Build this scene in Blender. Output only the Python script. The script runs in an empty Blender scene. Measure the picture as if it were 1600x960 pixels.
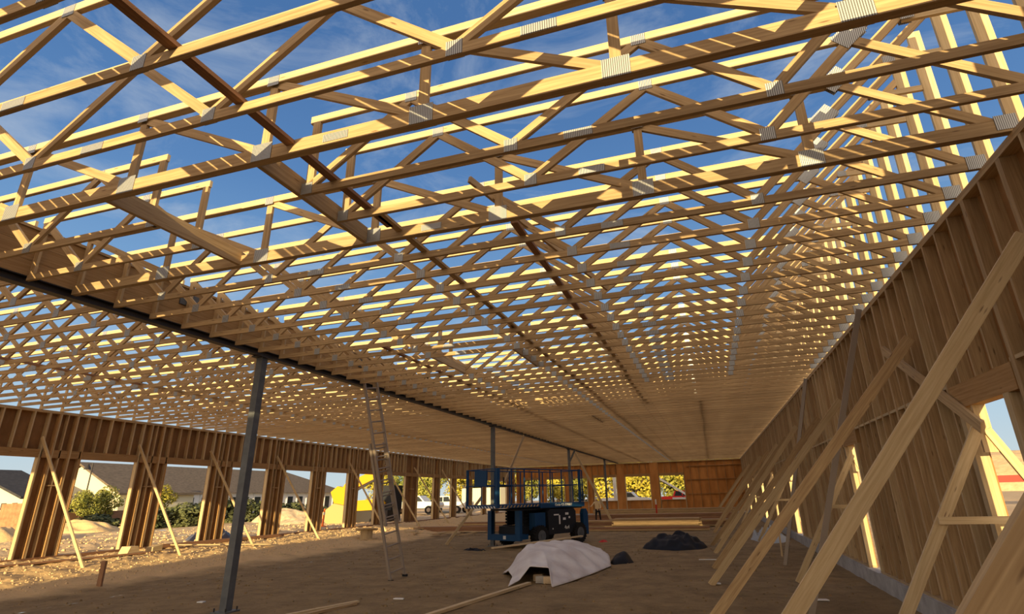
import bpy, bmesh, math, random
from mathutils import Vector, Matrix, noise
R = math.radians
random.seed(7)
S = bpy.context.scene
COL = S.collection

# ------------------------------------------------------------------ camera
cam_d = bpy.data.cameras.new('camera')
cam = bpy.data.objects.new('camera', cam_d); COL.objects.link(cam); S.camera = cam
F_PX, PITCH, YAW, ROLL, CX = 843.56, 0.33779, -0.28961, -0.026597, 838.34
cam_d.sensor_fit = 'HORIZONTAL'; cam_d.sensor_width = 36.0
cam_d.lens = F_PX / 1600 * 36.0
cam_d.shift_x = -(CX - 800) / 1600
cam_d.clip_start = 0.05; cam_d.clip_end = 2000
_fw = Vector((math.sin(YAW)*math.cos(PITCH), math.cos(YAW)*math.cos(PITCH), math.sin(PITCH)))
_rt = Vector((math.cos(YAW), -math.sin(YAW), 0)); _up = _rt.cross(_fw)
_r2 = _rt*math.cos(ROLL) + _up*math.sin(ROLL); _u2 = _up*math.cos(ROLL) - _rt*math.sin(ROLL)
M4 = Matrix((_r2, _u2, -_fw)).transposed().to_4x4(); M4.translation = Vector((0, 0, 1.86))
cam.matrix_world = M4

# ------------------------------------------------------------------ light
SUN_EL, SUN_AZ = R(8.0), R(6.0)          # low sun behind the camera, a little to the right
SUNDIR = Vector((math.sin(SUN_AZ)*math.cos(SUN_EL), -math.cos(SUN_AZ)*math.cos(SUN_EL), math.sin(SUN_EL)))
sd = bpy.data.lights.new('sun', 'SUN'); sd.energy = 8.6; sd.angle = R(0.35); sd.color = (1.0, 0.75, 0.37)
sun = bpy.data.objects.new('sun', sd); COL.objects.link(sun)
sun.rotation_euler = (-SUNDIR).to_track_quat('-Z', 'Y').to_euler()

S.view_settings.view_transform = 'Standard'; S.view_settings.look = 'None'
S.view_settings.exposure = 0.0; S.view_settings.gamma = 1.0
S.view_settings.use_curve_mapping = False

world = bpy.data.worlds.new('sky'); S.world = world; world.use_nodes = True
wt = world.node_tree; wt.nodes.clear()
def W(t, **k):
    n = wt.nodes.new(t)
    for a, b in k.items(): setattr(n, a, b)
    return n
wl = wt.links.new
tc = W('ShaderNodeTexCoord'); sep = W('ShaderNodeSeparateXYZ'); wl(tc.outputs['Generated'], sep.inputs[0])
ramp = W('ShaderNodeValToRGB'); wl(sep.outputs['Z'], ramp.inputs[0])
cr = ramp.color_ramp
cr.elements[0].position = 0.0; cr.elements[0].color = (0.62, 0.70, 0.70, 1)
cr.elements[1].position = 1.0; cr.elements[1].color = (0.055, 0.145, 0.35, 1)
for p, c in ((0.12, (0.46, 0.63, 0.76, 1)), (0.28, (0.22, 0.41, 0.67, 1)), (0.50, (0.105, 0.24, 0.50, 1)), (0.68, (0.07, 0.175, 0.40, 1))):
    e = cr.elements.new(p); e.color = c
mp = W('ShaderNodeMapping'); mp.inputs['Scale'].default_value = (1.6, 2.6, 5.0); mp.inputs['Rotation'].default_value = (0, 0, 0.5)
wl(tc.outputs['Generated'], mp.inputs[0])
nz = W('ShaderNodeTexNoise'); nz.inputs['Scale'].default_value = 1.7; nz.inputs['Detail'].default_value = 8
nz.inputs['Roughness'].default_value = 0.62; nz.inputs['Distortion'].default_value = 0.6
wl(mp.outputs[0], nz.inputs['Vector'])
mr = W('ShaderNodeMapRange'); mr.inputs[1].default_value = 0.50; mr.inputs[2].default_value = 0.78; mr.inputs[4].default_value = 0.6
wl(nz.outputs[0], mr.inputs[0])
mx = W('ShaderNodeMix', data_type='RGBA'); mx.inputs['B'].default_value = (0.60, 0.66, 0.72, 1)
wl(mr.outputs[0], mx.inputs['Factor']); wl(ramp.outputs[0], mx.inputs['A'])
# warm evening side of the sky around the low sun
dot = W('ShaderNodeVectorMath', operation='DOT_PRODUCT'); dot.inputs[1].default_value = SUNDIR
wl(tc.outputs['Generated'], dot.inputs[0])
gl = W('ShaderNodeMapRange', interpolation_type='SMOOTHSTEP'); gl.inputs[1].default_value = 0.05; gl.inputs[2].default_value = 1.0
wl(dot.outputs['Value'], gl.inputs[0])
GLOW = 1.6
gm = W('ShaderNodeMix', data_type='RGBA', blend_type='ADD'); gm.inputs['B'].default_value = (1.0*GLOW, 0.66*GLOW, 0.28*GLOW, 1)
wl(gl.outputs[0], gm.inputs['Factor']); wl(mx.outputs['Result'], gm.inputs['A'])
bg = W('ShaderNodeBackground'); wl(gm.outputs['Result'], bg.inputs[0]); bg.inputs[1].default_value = 1.0
wo = W('ShaderNodeOutputWorld'); wl(bg.outputs[0], wo.inputs[0])

# ------------------------------------------------------------------ materials
def mat(name, col, rough=0.8, metal=0.0, build=None):
    m = bpy.data.materials.new(name); m.use_nodes = True
    t = m.node_tree; b = t.nodes['Principled BSDF']
    b.inputs['Base Color'].default_value = (*col, 1); b.inputs['Roughness'].default_value = rough
    b.inputs['Metallic'].default_value = metal
    b.inputs['Specular IOR Level'].default_value = 0.25
    if build: build(t, b)
    return m
def noise_col(c1, c2, scale, coord='Object', stretch=(1, 1, 1), detail=6, lo=0.35, hi=0.65, rnd=0.0, bump=0.0, bdist=0.02, rough=0.5):
    def f(t, b):
        n, l = t.nodes, t.links.new
        tc = n.new('ShaderNodeTexCoord'); mp = n.new('ShaderNodeMapping'); mp.inputs['Scale'].default_value = stretch
        l(tc.outputs[coord], mp.inputs[0])
        nz = n.new('ShaderNodeTexNoise'); nz.inputs['Scale'].default_value = scale; nz.inputs['Detail'].default_value = detail
        nz.inputs['Roughness'].default_value = rough
        l(mp.outputs[0], nz.inputs['Vector'])
        mr = n.new('ShaderNodeMapRange'); mr.inputs[1].default_value = lo; mr.inputs[2].default_value = hi
        l(nz.outputs[0], mr.inputs[0])
        mx = n.new('ShaderNodeMix'); mx.data_type = 'RGBA'
        mx.inputs['A'].default_value = (*c1, 1); mx.inputs['B'].default_value = (*c2, 1)
        l(mr.outputs[0], mx.inputs['Factor'])
        out = mx.outputs['Result']
        if rnd:
            oi = n.new('ShaderNodeObjectInfo'); hs = n.new('ShaderNodeHueSaturation')
            m2 = n.new('ShaderNodeMapRange'); m2.inputs[3].default_value = 1-rnd; m2.inputs[4].default_value = 1+rnd
            l(oi.outputs['Random'], m2.inputs[0]); l(m2.outputs[0], hs.inputs['Value']); l(out, hs.inputs['Color'])
            out = hs.outputs[0]
        l(out, b.inputs['Base Color'])
        if bump:
            bp = n.new('ShaderNodeBump'); bp.inputs['Strength'].default_value = bump; bp.inputs['Distance'].default_value = bdist
            l(nz.outputs[0], bp.inputs['Height']); l(bp.outputs[0], b.inputs['Normal'])
    return f
def wood(name, c1, c2, rnd=0.13, rough=0.75):
    def f(t, b):
        n, l = t.nodes, t.links.new
        uv = n.new('ShaderNodeUVMap'); mp = n.new('ShaderNodeMapping'); mp.inputs['Scale'].default_value = (1.2, 26, 1)
        l(uv.outputs[0], mp.inputs[0])
        oi = n.new('ShaderNodeObjectInfo'); ad = n.new('ShaderNodeVectorMath'); ad.operation = 'ADD'
        l(mp.outputs[0], ad.inputs[0]); l(oi.outputs['Location'], ad.inputs[1])
        nz = n.new('ShaderNodeTexNoise'); nz.inputs['Scale'].default_value = 1.6; nz.inputs['Detail'].default_value = 5; nz.inputs['Distortion'].default_value = 0.7
        l(ad.outputs[0], nz.inputs['Vector'])
        mr = n.new('ShaderNodeMapRange'); mr.inputs[1].default_value = 0.32; mr.inputs[2].default_value = 0.68; l(nz.outputs[0], mr.inputs[0])
        mx = n.new('ShaderNodeMix'); mx.data_type = 'RGBA'; mx.inputs['A'].default_value = (*c1, 1); mx.inputs['B'].default_value = (*c2, 1)
        l(mr.outputs[0], mx.inputs['Factor'])
        # knots
        mk = n.new('ShaderNodeMapping'); mk.inputs['Scale'].default_value = (1.7, 9, 1); l(uv.outputs[0], mk.inputs[0])
        vo = n.new('ShaderNodeTexVoronoi'); vo.inputs['Scale'].default_value = 1.3; l(mk.outputs[0], vo.inputs['Vector'])
        mk2 = n.new('ShaderNodeMapRange'); mk2.inputs[1].default_value = 0.05; mk2.inputs[2].default_value = 0.11
        mk2.inputs[3].default_value = 0.75; mk2.inputs[4].default_value = 0.0; l(vo.outputs['Distance'], mk2.inputs[0])
        m3 = n.new('ShaderNodeMix'); m3.data_type = 'RGBA'; m3.inputs['B'].default_value = (c2[0]*.35, c2[1]*.28, c2[2]*.3, 1)
        l(mk2.outputs[0], m3.inputs['Factor']); l(mx.outputs['Result'], m3.inputs['A'])
        hs = n.new('ShaderNodeHueSaturation'); m2 = n.new('ShaderNodeMapRange'); m2.inputs[3].default_value = 1-rnd; m2.inputs[4].default_value = 1+rnd
        l(oi.outputs['Random'], m2.inputs[0]); l(m2.outputs[0], hs.inputs['Value']); l(m3.outputs['Result'], hs.inputs['Color'])
        l(hs.outputs[0], b.inputs['Base Color'])
    return mat(name, c1, rough, build=f)
def stripes(name, c1, c2, scale, axis=0, metal=0.0, rough=0.5, coord='Object', duty=0.5):
    def f(t, b):
        n, l = t.nodes, t.links.new
        tc = n.new('ShaderNodeTexCoord'); sp = n.new('ShaderNodeSeparateXYZ'); l(tc.outputs[coord], sp.inputs[0])
        mm = n.new('ShaderNodeMath'); mm.operation = 'MULTIPLY'; mm.inputs[1].default_value = scale; l(sp.outputs[axis], mm.inputs[0])
        fr = n.new('ShaderNodeMath'); fr.operation = 'FRACT'; l(mm.outputs[0], fr.inputs[0])
        gt = n.new('ShaderNodeMath'); gt.operation = 'GREATER_THAN'; gt.inputs[1].default_value = duty; l(fr.outputs[0], gt.inputs[0])
        mx = n.new('ShaderNodeMix'); mx.data_type = 'RGBA'; mx.inputs['A'].default_value = (*c1, 1); mx.inputs['B'].default_value = (*c2, 1)
        l(gt.outputs[0], mx.inputs['Factor']); l(mx.outputs['Result'], b.inputs['Base Color'])
    return mat(name, c1, rough, metal, f)

WOOD = wood('pine', (0.54, 0.385, 0.205), (0.37, 0.245, 0.12))
WOODP = wood('pale_pine', (0.64, 0.50, 0.29), (0.50, 0.36, 0.19))
WOODD = wood('old_plank', (0.36, 0.20, 0.11), (0.25, 0.13, 0.07))
LVL = wood('laminated_beam', (0.46, 0.28, 0.12), (0.34, 0.19, 0.07))
SHEATH = mat('sheathing', (0.42, 0.22, 0.08), 0.8, build=noise_col((0.40, 0.215, 0.08), (0.29, 0.14, 0.045), 3.0, stretch=(1, .6, .35), detail=8, rough=0.65))
SHEATHF = mat('sheathing_orange', (0.5, 0.22, 0.07), 0.8, build=noise_col((0.62, 0.28, 0.08), (0.46, 0.19, 0.05), 2.5, stretch=(1, 1, .3), detail=8))
PLATE = stripes('galvanised_plate', (0.50, 0.52, 0.53), (0.13, 0.135, 0.14), 62, 0, metal=0.35, rough=0.45, duty=0.55)
STEEL = mat('dark_steel', (0.045, 0.04, 0.04), 0.5, 0.3)
STEELG = mat('grey_primer_steel', (0.115, 0.125, 0.135), 0.5, 0.2, noise_col((0.105, 0.115, 0.125), (0.14, 0.15, 0.16), 6))
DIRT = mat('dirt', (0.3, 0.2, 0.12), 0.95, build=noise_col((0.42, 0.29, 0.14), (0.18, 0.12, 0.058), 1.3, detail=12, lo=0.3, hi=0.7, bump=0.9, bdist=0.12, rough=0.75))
def _sunlit_tint(t, b):
    # sandy tint along the left wall; its paleness puts sunlight into the dirt colour
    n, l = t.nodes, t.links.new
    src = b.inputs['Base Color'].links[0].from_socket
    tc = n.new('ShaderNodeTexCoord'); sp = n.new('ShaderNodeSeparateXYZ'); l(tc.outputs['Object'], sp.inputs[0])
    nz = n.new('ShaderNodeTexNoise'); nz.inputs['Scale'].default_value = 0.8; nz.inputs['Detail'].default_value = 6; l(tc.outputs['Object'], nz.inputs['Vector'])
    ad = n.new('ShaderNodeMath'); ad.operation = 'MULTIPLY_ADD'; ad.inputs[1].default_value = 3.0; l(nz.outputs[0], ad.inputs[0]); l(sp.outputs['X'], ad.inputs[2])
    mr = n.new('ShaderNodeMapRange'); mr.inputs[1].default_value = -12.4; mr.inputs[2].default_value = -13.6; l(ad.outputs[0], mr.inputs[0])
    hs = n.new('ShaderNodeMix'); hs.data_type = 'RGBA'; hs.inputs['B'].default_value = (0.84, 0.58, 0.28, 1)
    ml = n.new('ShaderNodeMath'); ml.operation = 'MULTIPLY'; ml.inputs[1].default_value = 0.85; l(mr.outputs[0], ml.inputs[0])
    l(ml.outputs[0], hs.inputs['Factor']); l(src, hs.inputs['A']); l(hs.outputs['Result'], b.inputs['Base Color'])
_sunlit_tint(DIRT.node_tree, DIRT.node_tree.nodes['Principled BSDF'])
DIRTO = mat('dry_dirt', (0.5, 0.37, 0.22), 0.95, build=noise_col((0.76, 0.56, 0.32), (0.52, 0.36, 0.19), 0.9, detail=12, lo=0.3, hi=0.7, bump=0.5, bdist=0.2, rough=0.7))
SAND = mat('sand_heap', (0.62, 0.48, 0.30), 0.95, build=noise_col((0.68, 0.53, 0.34), (0.50, 0.37, 0.22), 2.5, detail=10, bump=0.8, bdist=0.1))
CONC = mat('concrete', (0.42, 0.40, 0.37), 0.9, build=noise_col((0.46, 0.44, 0.40), (0.33, 0.31, 0.28), 4, detail=9, bump=0.3))
BLUE = mat('blue_paint', (0.008, 0.055, 0.15), 0.5)
BLACK = mat('black_rubber', (0.012, 0.012, 0.013), 0.7)
DARKP = mat('dark_machine', (0.018, 0.02, 0.026), 0.6)
WHITEP = mat('white_paint', (0.75, 0.75, 0.72), 0.5)
YELLOW = mat('yellow_paint', (0.60, 0.33, 0.012), 0.5)
TANP = mat('worn_bucket', (0.50, 0.33, 0.14), 0.7)
TARP = mat('white_tarp', (0.62, 0.60, 0.60), 0.6, build=noise_col((0.78, 0.75, 0.70), (0.60, 0.54, 0.50), 1.6, detail=6))
PLASTIC = mat('black_plastic', (0.008, 0.008, 0.009), 0.55)
ALU = mat('aluminium', (0.36, 0.30, 0.24), 0.55, 0.3)
ROOFT = mat('brown_shingles', (0.17, 0.135, 0.10), 0.9, build=noise_col((0.19, 0.15, 0.11), (0.12, 0.095, 0.07), 3.0, stretch=(1, 1, 6), detail=8))
ROOFD = mat('dark_shingles', (0.05, 0.05, 0.055), 0.9, build=noise_col((0.06, 0.058, 0.06), (0.035, 0.035, 0.04), 3.0, stretch=(1, 1, 6)))
SIDING = mat('white_siding', (0.82, 0.81, 0.76), 0.8)
CREAM = mat('cream_siding', (0.70, 0.66, 0.48), 0.8)
GLASS = mat('dark_glass', (0.03, 0.035, 0.04), 0.15)
BRICK = mat('orange_brick', (0.45, 0.20, 0.10), 0.9, build=noise_col((0.50, 0.23, 0.12), (0.36, 0.15, 0.08), 4))
BARK = mat('bark', (0.09, 0.06, 0.04), 0.9)
ORANGE = mat('orange_plastic', (0.75, 0.16, 0.03), 0.6)
RED = mat('red_paint', (0.55, 0.03, 0.02), 0.5)
SKIN = mat('skin', (0.45, 0.25, 0.16), 0.6)
SHIRT = mat('tan_shirt', (0.80, 0.62, 0.36), 0.8)
PANTS = mat('dark_trousers', (0.02, 0.02, 0.025), 0.8)
def leafmat(name, a, b):
    m = mat(name, a, 0.7, build=noise_col(a, b, 1.3, coord='Object', detail=3, rnd=0.1))
    return m
LEAFY = leafmat('autumn_leaves', (0.50, 0.42, 0.05), (0.27, 0.25, 0.04))
LEAFG = leafmat('green_leaves', (0.14, 0.19, 0.045), (0.075, 0.11, 0.025))
LEAFO = leafmat('olive_leaves', (0.33, 0.32, 0.06), (0.16, 0.18, 0.04))
BUSH = leafmat('bush_leaves', (0.13, 0.14, 0.055), (0.06, 0.075, 0.03))

# ------------------------------------------------------------------ helpers
class MB:
    def __init__(s): s.v = []; s.f = []; s.uv = []; s.mi = []; s.mats = []
    def m(s, mt):
        if mt not in s.mats: s.mats.append(mt)
        return s.mats.index(mt)
    def quad(s, vs, uvs, mi):
        b = len(s.v); s.v += [tuple(v) for v in vs]; s.f.append(tuple(range(b, b+len(vs)))); s.uv += uvs; s.mi.append(mi)
    def bar(s, p0, p1, w, h, mt, up=None):
        p0 = Vector(p0); p1 = Vector(p1); d = p1-p0; L = d.length
        if L < 1e-6: return s
        d /= L
        up = Vector(up) if up else (Vector((0, 0, 1)) if abs(d.z) < 0.99 else Vector((0, 1, 0)))
        sd = d.cross(up).normalized(); u = sd.cross(d).normalized()
        a = sd*(w/2); c = u*(h/2); mi = s.m(mt); o = random.random()*40
        c0 = [p0-a-c, p0+a-c, p0+a+c, p0-a+c]; c1 = [x+d*L for x in c0]
        vv = 0
        b = len(s.v); s.v += [tuple(x) for x in c0+c1]
        for i, wd in zip(range(4), (w, h, w, h)):
            j = (i+1) % 4
            s.f.append((b+i, b+j, b+4+j, b+4+i)); s.mi.append(mi)
            s.uv += [(o, vv), (o, vv+wd), (o+L, vv+wd), (o+L, vv)]; vv += wd + 0.13
        s.f.append((b+3, b+2, b+1, b)); s.f.append((b+4, b+5, b+6, b+7)); s.mi += [mi, mi]
        s.uv += [(o, 0), (o, w), (o+h, w), (o+h, 0)]*2
        return s
    def box(s, x0, x1, y0, y1, z0, z1, mt):
        dx, dy, dz = x1-x0, y1-y0, z1-z0
        cx, cy, cz = (x0+x1)/2, (y0+y1)/2, (z0+z1)/2
        if dx >= dy and dx >= dz: s.bar((x0, cy, cz), (x1, cy, cz), dy, dz, mt)
        elif dy >= dz: s.bar((cx, y0, cz), (cx, y1, cz), dx, dz, mt)
        else: s.bar((cx, cy, z0), (cx, cy, z1), dx, dy, mt, up=(0, 1, 0))
        return s
    def tube(s, p0, p1, r, mt, n=10, r1=None):
        p0 = Vector(p0); p1 = Vector(p1); d = (p1-p0); L = d.length; d.normalize()
        up = Vector((0, 0, 1)) if abs(d.z) < 0.9 else Vector((1, 0, 0))
        a = d.cross(up).normalized(); c = a.cross(d); r1 = r if r1 is None else r1; mi = s.m(mt); b = len(s.v)
        for q, rr in ((p0, r), (p1, r1)):
            for i in range(n):
                t = 2*math.pi*i/n; s.v.append(tuple(q + a*(math.cos(t)*rr) + c*(math.sin(t)*rr)))
        for i in range(n):
            j = (i+1) % n; s.f.append((b+i, b+j, b+n+j, b+n+i)); s.mi.append(mi); s.uv += [(0, i/n), (0, (i+1)/n), (L, (i+1)/n), (L, i/n)]
        s.f.append(tuple(range(b+n-1, b-1, -1))); s.f.append(tuple(range(b+n, b+2*n))); s.mi += [mi, mi]; s.uv += [(0, 0)]*(2*n)
        return s
    def path(s, pts, r, mt, n=8):
        for a, b in zip(pts, pts[1:]): s.tube(a, b, r, mt, n)
        return s
    def prism(s, pts, axis, lo, hi, mt):
        """extrude a closed outline (2D) between lo and hi along an axis (0 x,1 y,2 z)"""
        def P(q, t):
            if axis == 0: return (t, q[0], q[1])
            if axis == 1: return (q[0], t, q[1])
            return (q[0], q[1], t)
        mi = s.m(mt); b = len(s.v); n = len(pts)
        s.v += [P(q, lo) for q in pts] + [P(q, hi) for q in pts]
        for i in range(n):
            j = (i+1) % n; s.f.append((b+i, b+j, b+n+j, b+n+i)); s.mi.append(mi); s.uv += [(0, 0), (1, 0), (1, 1), (0, 1)]
        s.f.append(tuple(range(b+n-1, b-1, -1))); s.f.append(tuple(range(b+n, b+2*n))); s.mi += [mi, mi]
        s.uv += [(q[0], q[1]) for q in reversed(pts)] + [(q[0], q[1]) for q in pts]
        return s
    def build(s, name, parent=None, loc=None, smooth=False, origin=None):
        me = bpy.data.meshes.new(name)
        v = s.v
        if origin is not None: v = [(a[0]-origin[0], a[1]-origin[1], a[2]-origin[2]) for a in v]
        me.from_pydata(v, [], s.f)
        uvl = me.uv_layers.new(name='UVMap')
        flat = [c for uv in s.uv for c in uv]
        uvl.data.foreach_set('uv', flat)
        for m_ in s.mats: me.materials.append(m_)
        me.polygons.foreach_set('material_index', s.mi)
        if smooth: me.polygons.foreach_set('use_smooth', [True]*len(s.f))
        bm = bmesh.new(); bm.from_mesh(me); bmesh.ops.recalc_face_normals(bm, faces=bm.faces); bm.to_mesh(me); bm.free()
        me.update()
        o = bpy.data.objects.new(name, me); COL.objects.link(o)
        if parent: o.parent = parent
        if origin is not None: o.location = origin
        if loc is not None: o.location = loc
        return o
def tag(o, label=None, cat=None, group=None, kind=None):
    if label: o['label'] = label
    if cat: o['category'] = cat
    if group: o['group'] = group
    if kind: o['kind'] = kind
    return o
def empty(name, loc=(0, 0, 0), rz=0.0):
    o = bpy.data.objects.new(name, None); COL.objects.link(o); o.location = loc; o.rotation_euler = (0, 0, rz)
    o.empty_display_size = 0.2
    return o
KIDS = {}
def kids(o, lst): KIDS[o.name] = lst
def copy_tree(o, children, loc):
    c = o.copy(); COL.objects.link(c); c.location = loc
    for ch in children:
        k = ch.copy(); COL.objects.link(k); k.parent = c
    return c

# ------------------------------------------------------------------ ground
def gh(x, y):
    h = 0.0
    t = min(1, max(0, (-13.5-x)/6.0)); h += 0.42*t*t*(3-2*t)
    if x > 3.0: h += 0.22*min(1, (x-3.0)/0.5)
    if y > 57.5: h += 0.35*min(1, (y-57.5)/4)
    amp = 0.022 + 0.05*t
    h += amp*noise.noise(Vector((x*1.7, y*1.7, 0))) + (0.35+.75*t)*amp*noise.noise(Vector((x*7.5, y*7.5, 3)))
    if x < -21:
        h += 0.25*min(1, (-21-x)/10)*noise.noise(Vector((x*.18, y*.18, 5)))
    return h
def grid(mb, x0, x1, y0, y1, st, mt, off=0.0):
    nx = max(1, int((x1-x0)/st)); ny = max(1, int((y1-y0)/st)); b = len(mb.v); mi = mb.m(mt)
    for j in range(ny+1):
        for i in range(nx+1):
            x = x0+(x1-x0)*i/nx; y = y0+(y1-y0)*j/ny; mb.v.append((x, y, gh(x, y)+off))
    for j in range(ny):
        for i in range(nx):
            a = b+j*(nx+1)+i; mb.f.append((a, a+1, a+nx+2, a+nx+1)); mb.mi.append(mi); mb.uv += [(0, 0)]*4
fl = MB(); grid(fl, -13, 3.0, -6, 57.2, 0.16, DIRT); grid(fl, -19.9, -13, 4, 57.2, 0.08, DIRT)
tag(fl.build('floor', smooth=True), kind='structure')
go = MB(); grid(go, -34, -19.9, 4, 60, 0.16, DIRTO); grid(go, -160, -34, -30, 160, 2.0, DIRTO)
grid(go, 3.0, 9.0, -6, 60, 0.3, DIRTO); grid(go, 9.0, 220, -30, 160, 3.0, DIRTO)
grid(go, -34, 9, 57.2, 160, 1.0, DIRTO); grid(go, -34, 9, -60, -6, 2.0, DIRTO); grid(go, -34, -13, -6, 4, .5, DIRTO)
tag(go.build('ground', smooth=True), kind='structure')

# ------------------------------------------------------------------ walls
ZT = 4.84                               # underside of the trusses / top of the plates
XR = 2.95; XL = -19.8; YF = 57.0
# right wall ------------------------------------------------------------
R_OPEN = [(6.65, 7.65), (13.05, 13.9), (22.9, 24.3), (29.9, 31.0), (36.0, 37.5), (43.5, 44.8), (50.0, 51.4)]
def span_wall(mb, axis, c0, c1, lo, hi, z0, z1, opens, oz0, oz1, mt):
    """sheet along an axis with rectangular openings"""
    cur = lo
    def bx(a, b, za, zb):
        if b-a < 0.01 or zb-za < 0.01: return
        if axis == 1: mb.box(c0, c1, a, b, za, zb, mt)
        else: mb.box(a, b, c0, c1, za, zb, mt)
    for (a, b) in opens:
        bx(cur, a, z0, z1); bx(a, b, z0, oz0); bx(a, b, oz1, z1); cur = b
    bx(cur, hi, z0, z1)
sh = MB(); span_wall(sh, 1, XR+.14, XR+.155, -5, YF+.15, .29, ZT, R_OPEN, .29, 2.73, SHEATH)
wr = tag(sh.build('wall_right'), kind='structure')
cb = MB(); cb.box(XR-.06, XR+.2, -5, YF, -.1, .29, CONC)
tag(cb.build('foundation_curb'), kind='structure')
pl = MB(); span_wall(pl, 1, XR, XR+.14, -5, YF, .29, .33, R_OPEN, .29, .33, WOOD); pl.build('sill_plate', wr)
MB().box(XR, XR+.14, -5, YF, ZT-.038, ZT, WOOD).box(XR, XR+.14, -5, YF, ZT-.078, ZT-.04, WOOD).build('top_plate', wr)
def in_open(y, ops, m=0.06): return any(a-m < y < b+m for a, b in ops)
ys = []; y = 1.0
while y < YF-.1:
    ys.append(y); y += 0.406
far = MB(); n = 0
for y in ys:
    z0, z1 = .33, ZT-.08
    if in_open(y, R_OPEN): z0 = 3.0
    mt = WOODP if random.random() < .25 else WOOD
    w = .038 if random.random() < .8 else .076
    if n < 96: MB().box(XR, XR+.14, y-w/2, y+w/2, z0, z1, mt).build('stud', wr)
    else: far.box(XR, XR+.14, y-w/2, y+w/2, z0, z1, mt)
    n += 1
tag(far.build('stud', wr), kind='stuff')
for (a, b) in R_OPEN:
    MB().box(XR+.005, XR+.135, a-.3, b+.3, 2.73, 3.0, LVL).build('header', wr)
    for q in (a-.057, b+.057): MB().box(XR, XR+.14, q-.057, q+.057, .33, 2.73, WOODP).build('jamb', wr)
bl = MB()
cur = 0.8
for (a, b) in R_OPEN + [(YF, YF)]:
    y = cur
    while y < a-.3:
        bl.box(XR+.01, XR+.13, y, min(y+.37, a-.3), 3.0+.0*(int(y*3) % 2), 3.04+.0*(int(y*3) % 2), WOODP); y += .406
    cur = b+.3
bl.build('blocking', wr)
# left wall -------------------------------------------------------------
PIERS = [(6.25, 1.2), (9.45, 1.2), (12.65, 1.25), (15.8, 1.2), (18.95, 1.15), (22.2, 1.2), (25.3, 1.1), (28.35, 1.05), (31.1, .9), (35.1, 1.8), (38.9, 1.1), (41.9, 1.0), (45.1, 1.0), (48.3, 1.0), (51.5, 1.0), (55.5, 2.6)]
HB = 3.40                                # underside of the left headers
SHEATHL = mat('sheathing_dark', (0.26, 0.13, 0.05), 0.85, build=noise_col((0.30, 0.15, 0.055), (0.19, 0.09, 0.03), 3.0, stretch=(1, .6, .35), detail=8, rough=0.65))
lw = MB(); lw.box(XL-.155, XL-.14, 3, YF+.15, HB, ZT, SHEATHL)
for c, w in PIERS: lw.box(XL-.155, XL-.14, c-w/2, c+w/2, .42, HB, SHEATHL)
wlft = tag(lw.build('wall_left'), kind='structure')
MB().box(XL-.14, XL, 3, YF, .38, .50, WOODD).build('sill_plate', wlft)
MB().box(XL-.14, XL, 3, YF, ZT-.08, ZT, WOOD).build('top_plate', wlft)
MB().box(XL-.14, XL-.02, 3, YF, HB, HB+.24, LVL).build('header', wlft)
for k, (c, w) in enumerate(PIERS):
    full = k < 8
    offs = [.019, .058, .30, .345, .56, .80, .845, w-.058, w-.019] if full else [.019, .06, w/2, w-.06, w-.019]
    for j, o_ in enumerate(offs):
        yy = c-w/2+o_*(w/1.2 if full and .1 < o_ < w-.1 else 1)
        d = 0.02 if j % 3 == 1 else 0
        MB().box(XL-.14, XL-d, yy-.019, yy+.019, .50, ZT-.08, (WOODP, WOOD, LVL)[j % 3]).build('stud', wlft)
    # short blocks tying the stud packs
    if k < 10: MB().box(XL-.10, XL-.01, c-w*.12, c+w*.2, 2.55, 2.59, WOOD).build('blocking', wlft)
    if k+1 < len(PIERS):
        a = c+w/2; b = PIERS[k+1][0]-PIERS[k+1][1]/2; q = a+.36
        while q < b-.1:
            MB().box(XL-.14, XL, q-.019, q+.019, HB+.24, ZT-.08, WOODP if random.random() < .6 else WOOD).build('cripple_stud', wlft)
            q += .406
# far wall --------------------------------------------------------------
F_OPEN = [(-18.9, -17.3), (-16.4, -14.5), (-13.7, -12.1), (-11.36, -9.1), (-8.15, -5.77), (-4.8, -2.5)]
fw = MB(); span_wall(fw, 0, YF+.14, YF+.155, XL, XR+.15, .1, ZT, F_OPEN, 1.28, 3.50, SHEATHF)
wf = tag(fw.build('wall_far'), kind='structure')
MB().box(XL, XR, YF, YF+.14, ZT-.08, ZT, WOOD).build('top_plate', wf)
MB().box(XL, XR, YF, YF+.14, .1, .14, WOOD).build('sill_plate', wf)
x = XL+.3
while x < XR:
    z0 = .14
    if in_open(x, F_OPEN, .03):
        MB().box(x-.019, x+.019, YF, YF+.14, 3.75, ZT-.08, LVL).build('stud', wf)
        if n % 2: MB().box(x-.019, x+.019, YF, YF+.14, .14, 1.24, LVL).build('stud', wf)
    else: MB().box(x-.019, x+.019, YF, YF+.14, z0, ZT-.08, LVL).build('stud', wf)
    n += 1
    x += .61 if x < -2.2 else .81
for a, b in F_OPEN:
    MB().box(a-.1, b+.1, YF, YF+.14, 3.5, 3.75, LVL).build('header', wf)
    MB().box(a, b, YF, YF+.14, 1.24, 1.28, WOODP).build('window_sill', wf)
    for q in (a-.04, b+.04): MB().box(q-.04, q+.04, YF, YF+.14, .14, 3.5, WOODP).build('jamb', wf)
for z in (1.75, 3.05, 4.3): MB().box(-2.2, XR-.02, YF+.01, YF+.1, z-.02, z+.02, LVL).build('blocking', wf)
for (xa, xb) in ((-9.1, -8.15), (-5.77, -4.8)):
    MB().box(xa+.08, xb-.08, YF-.02, YF+.13, .14, ZT-.08, SHEATHF).build('post', wf)

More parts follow.
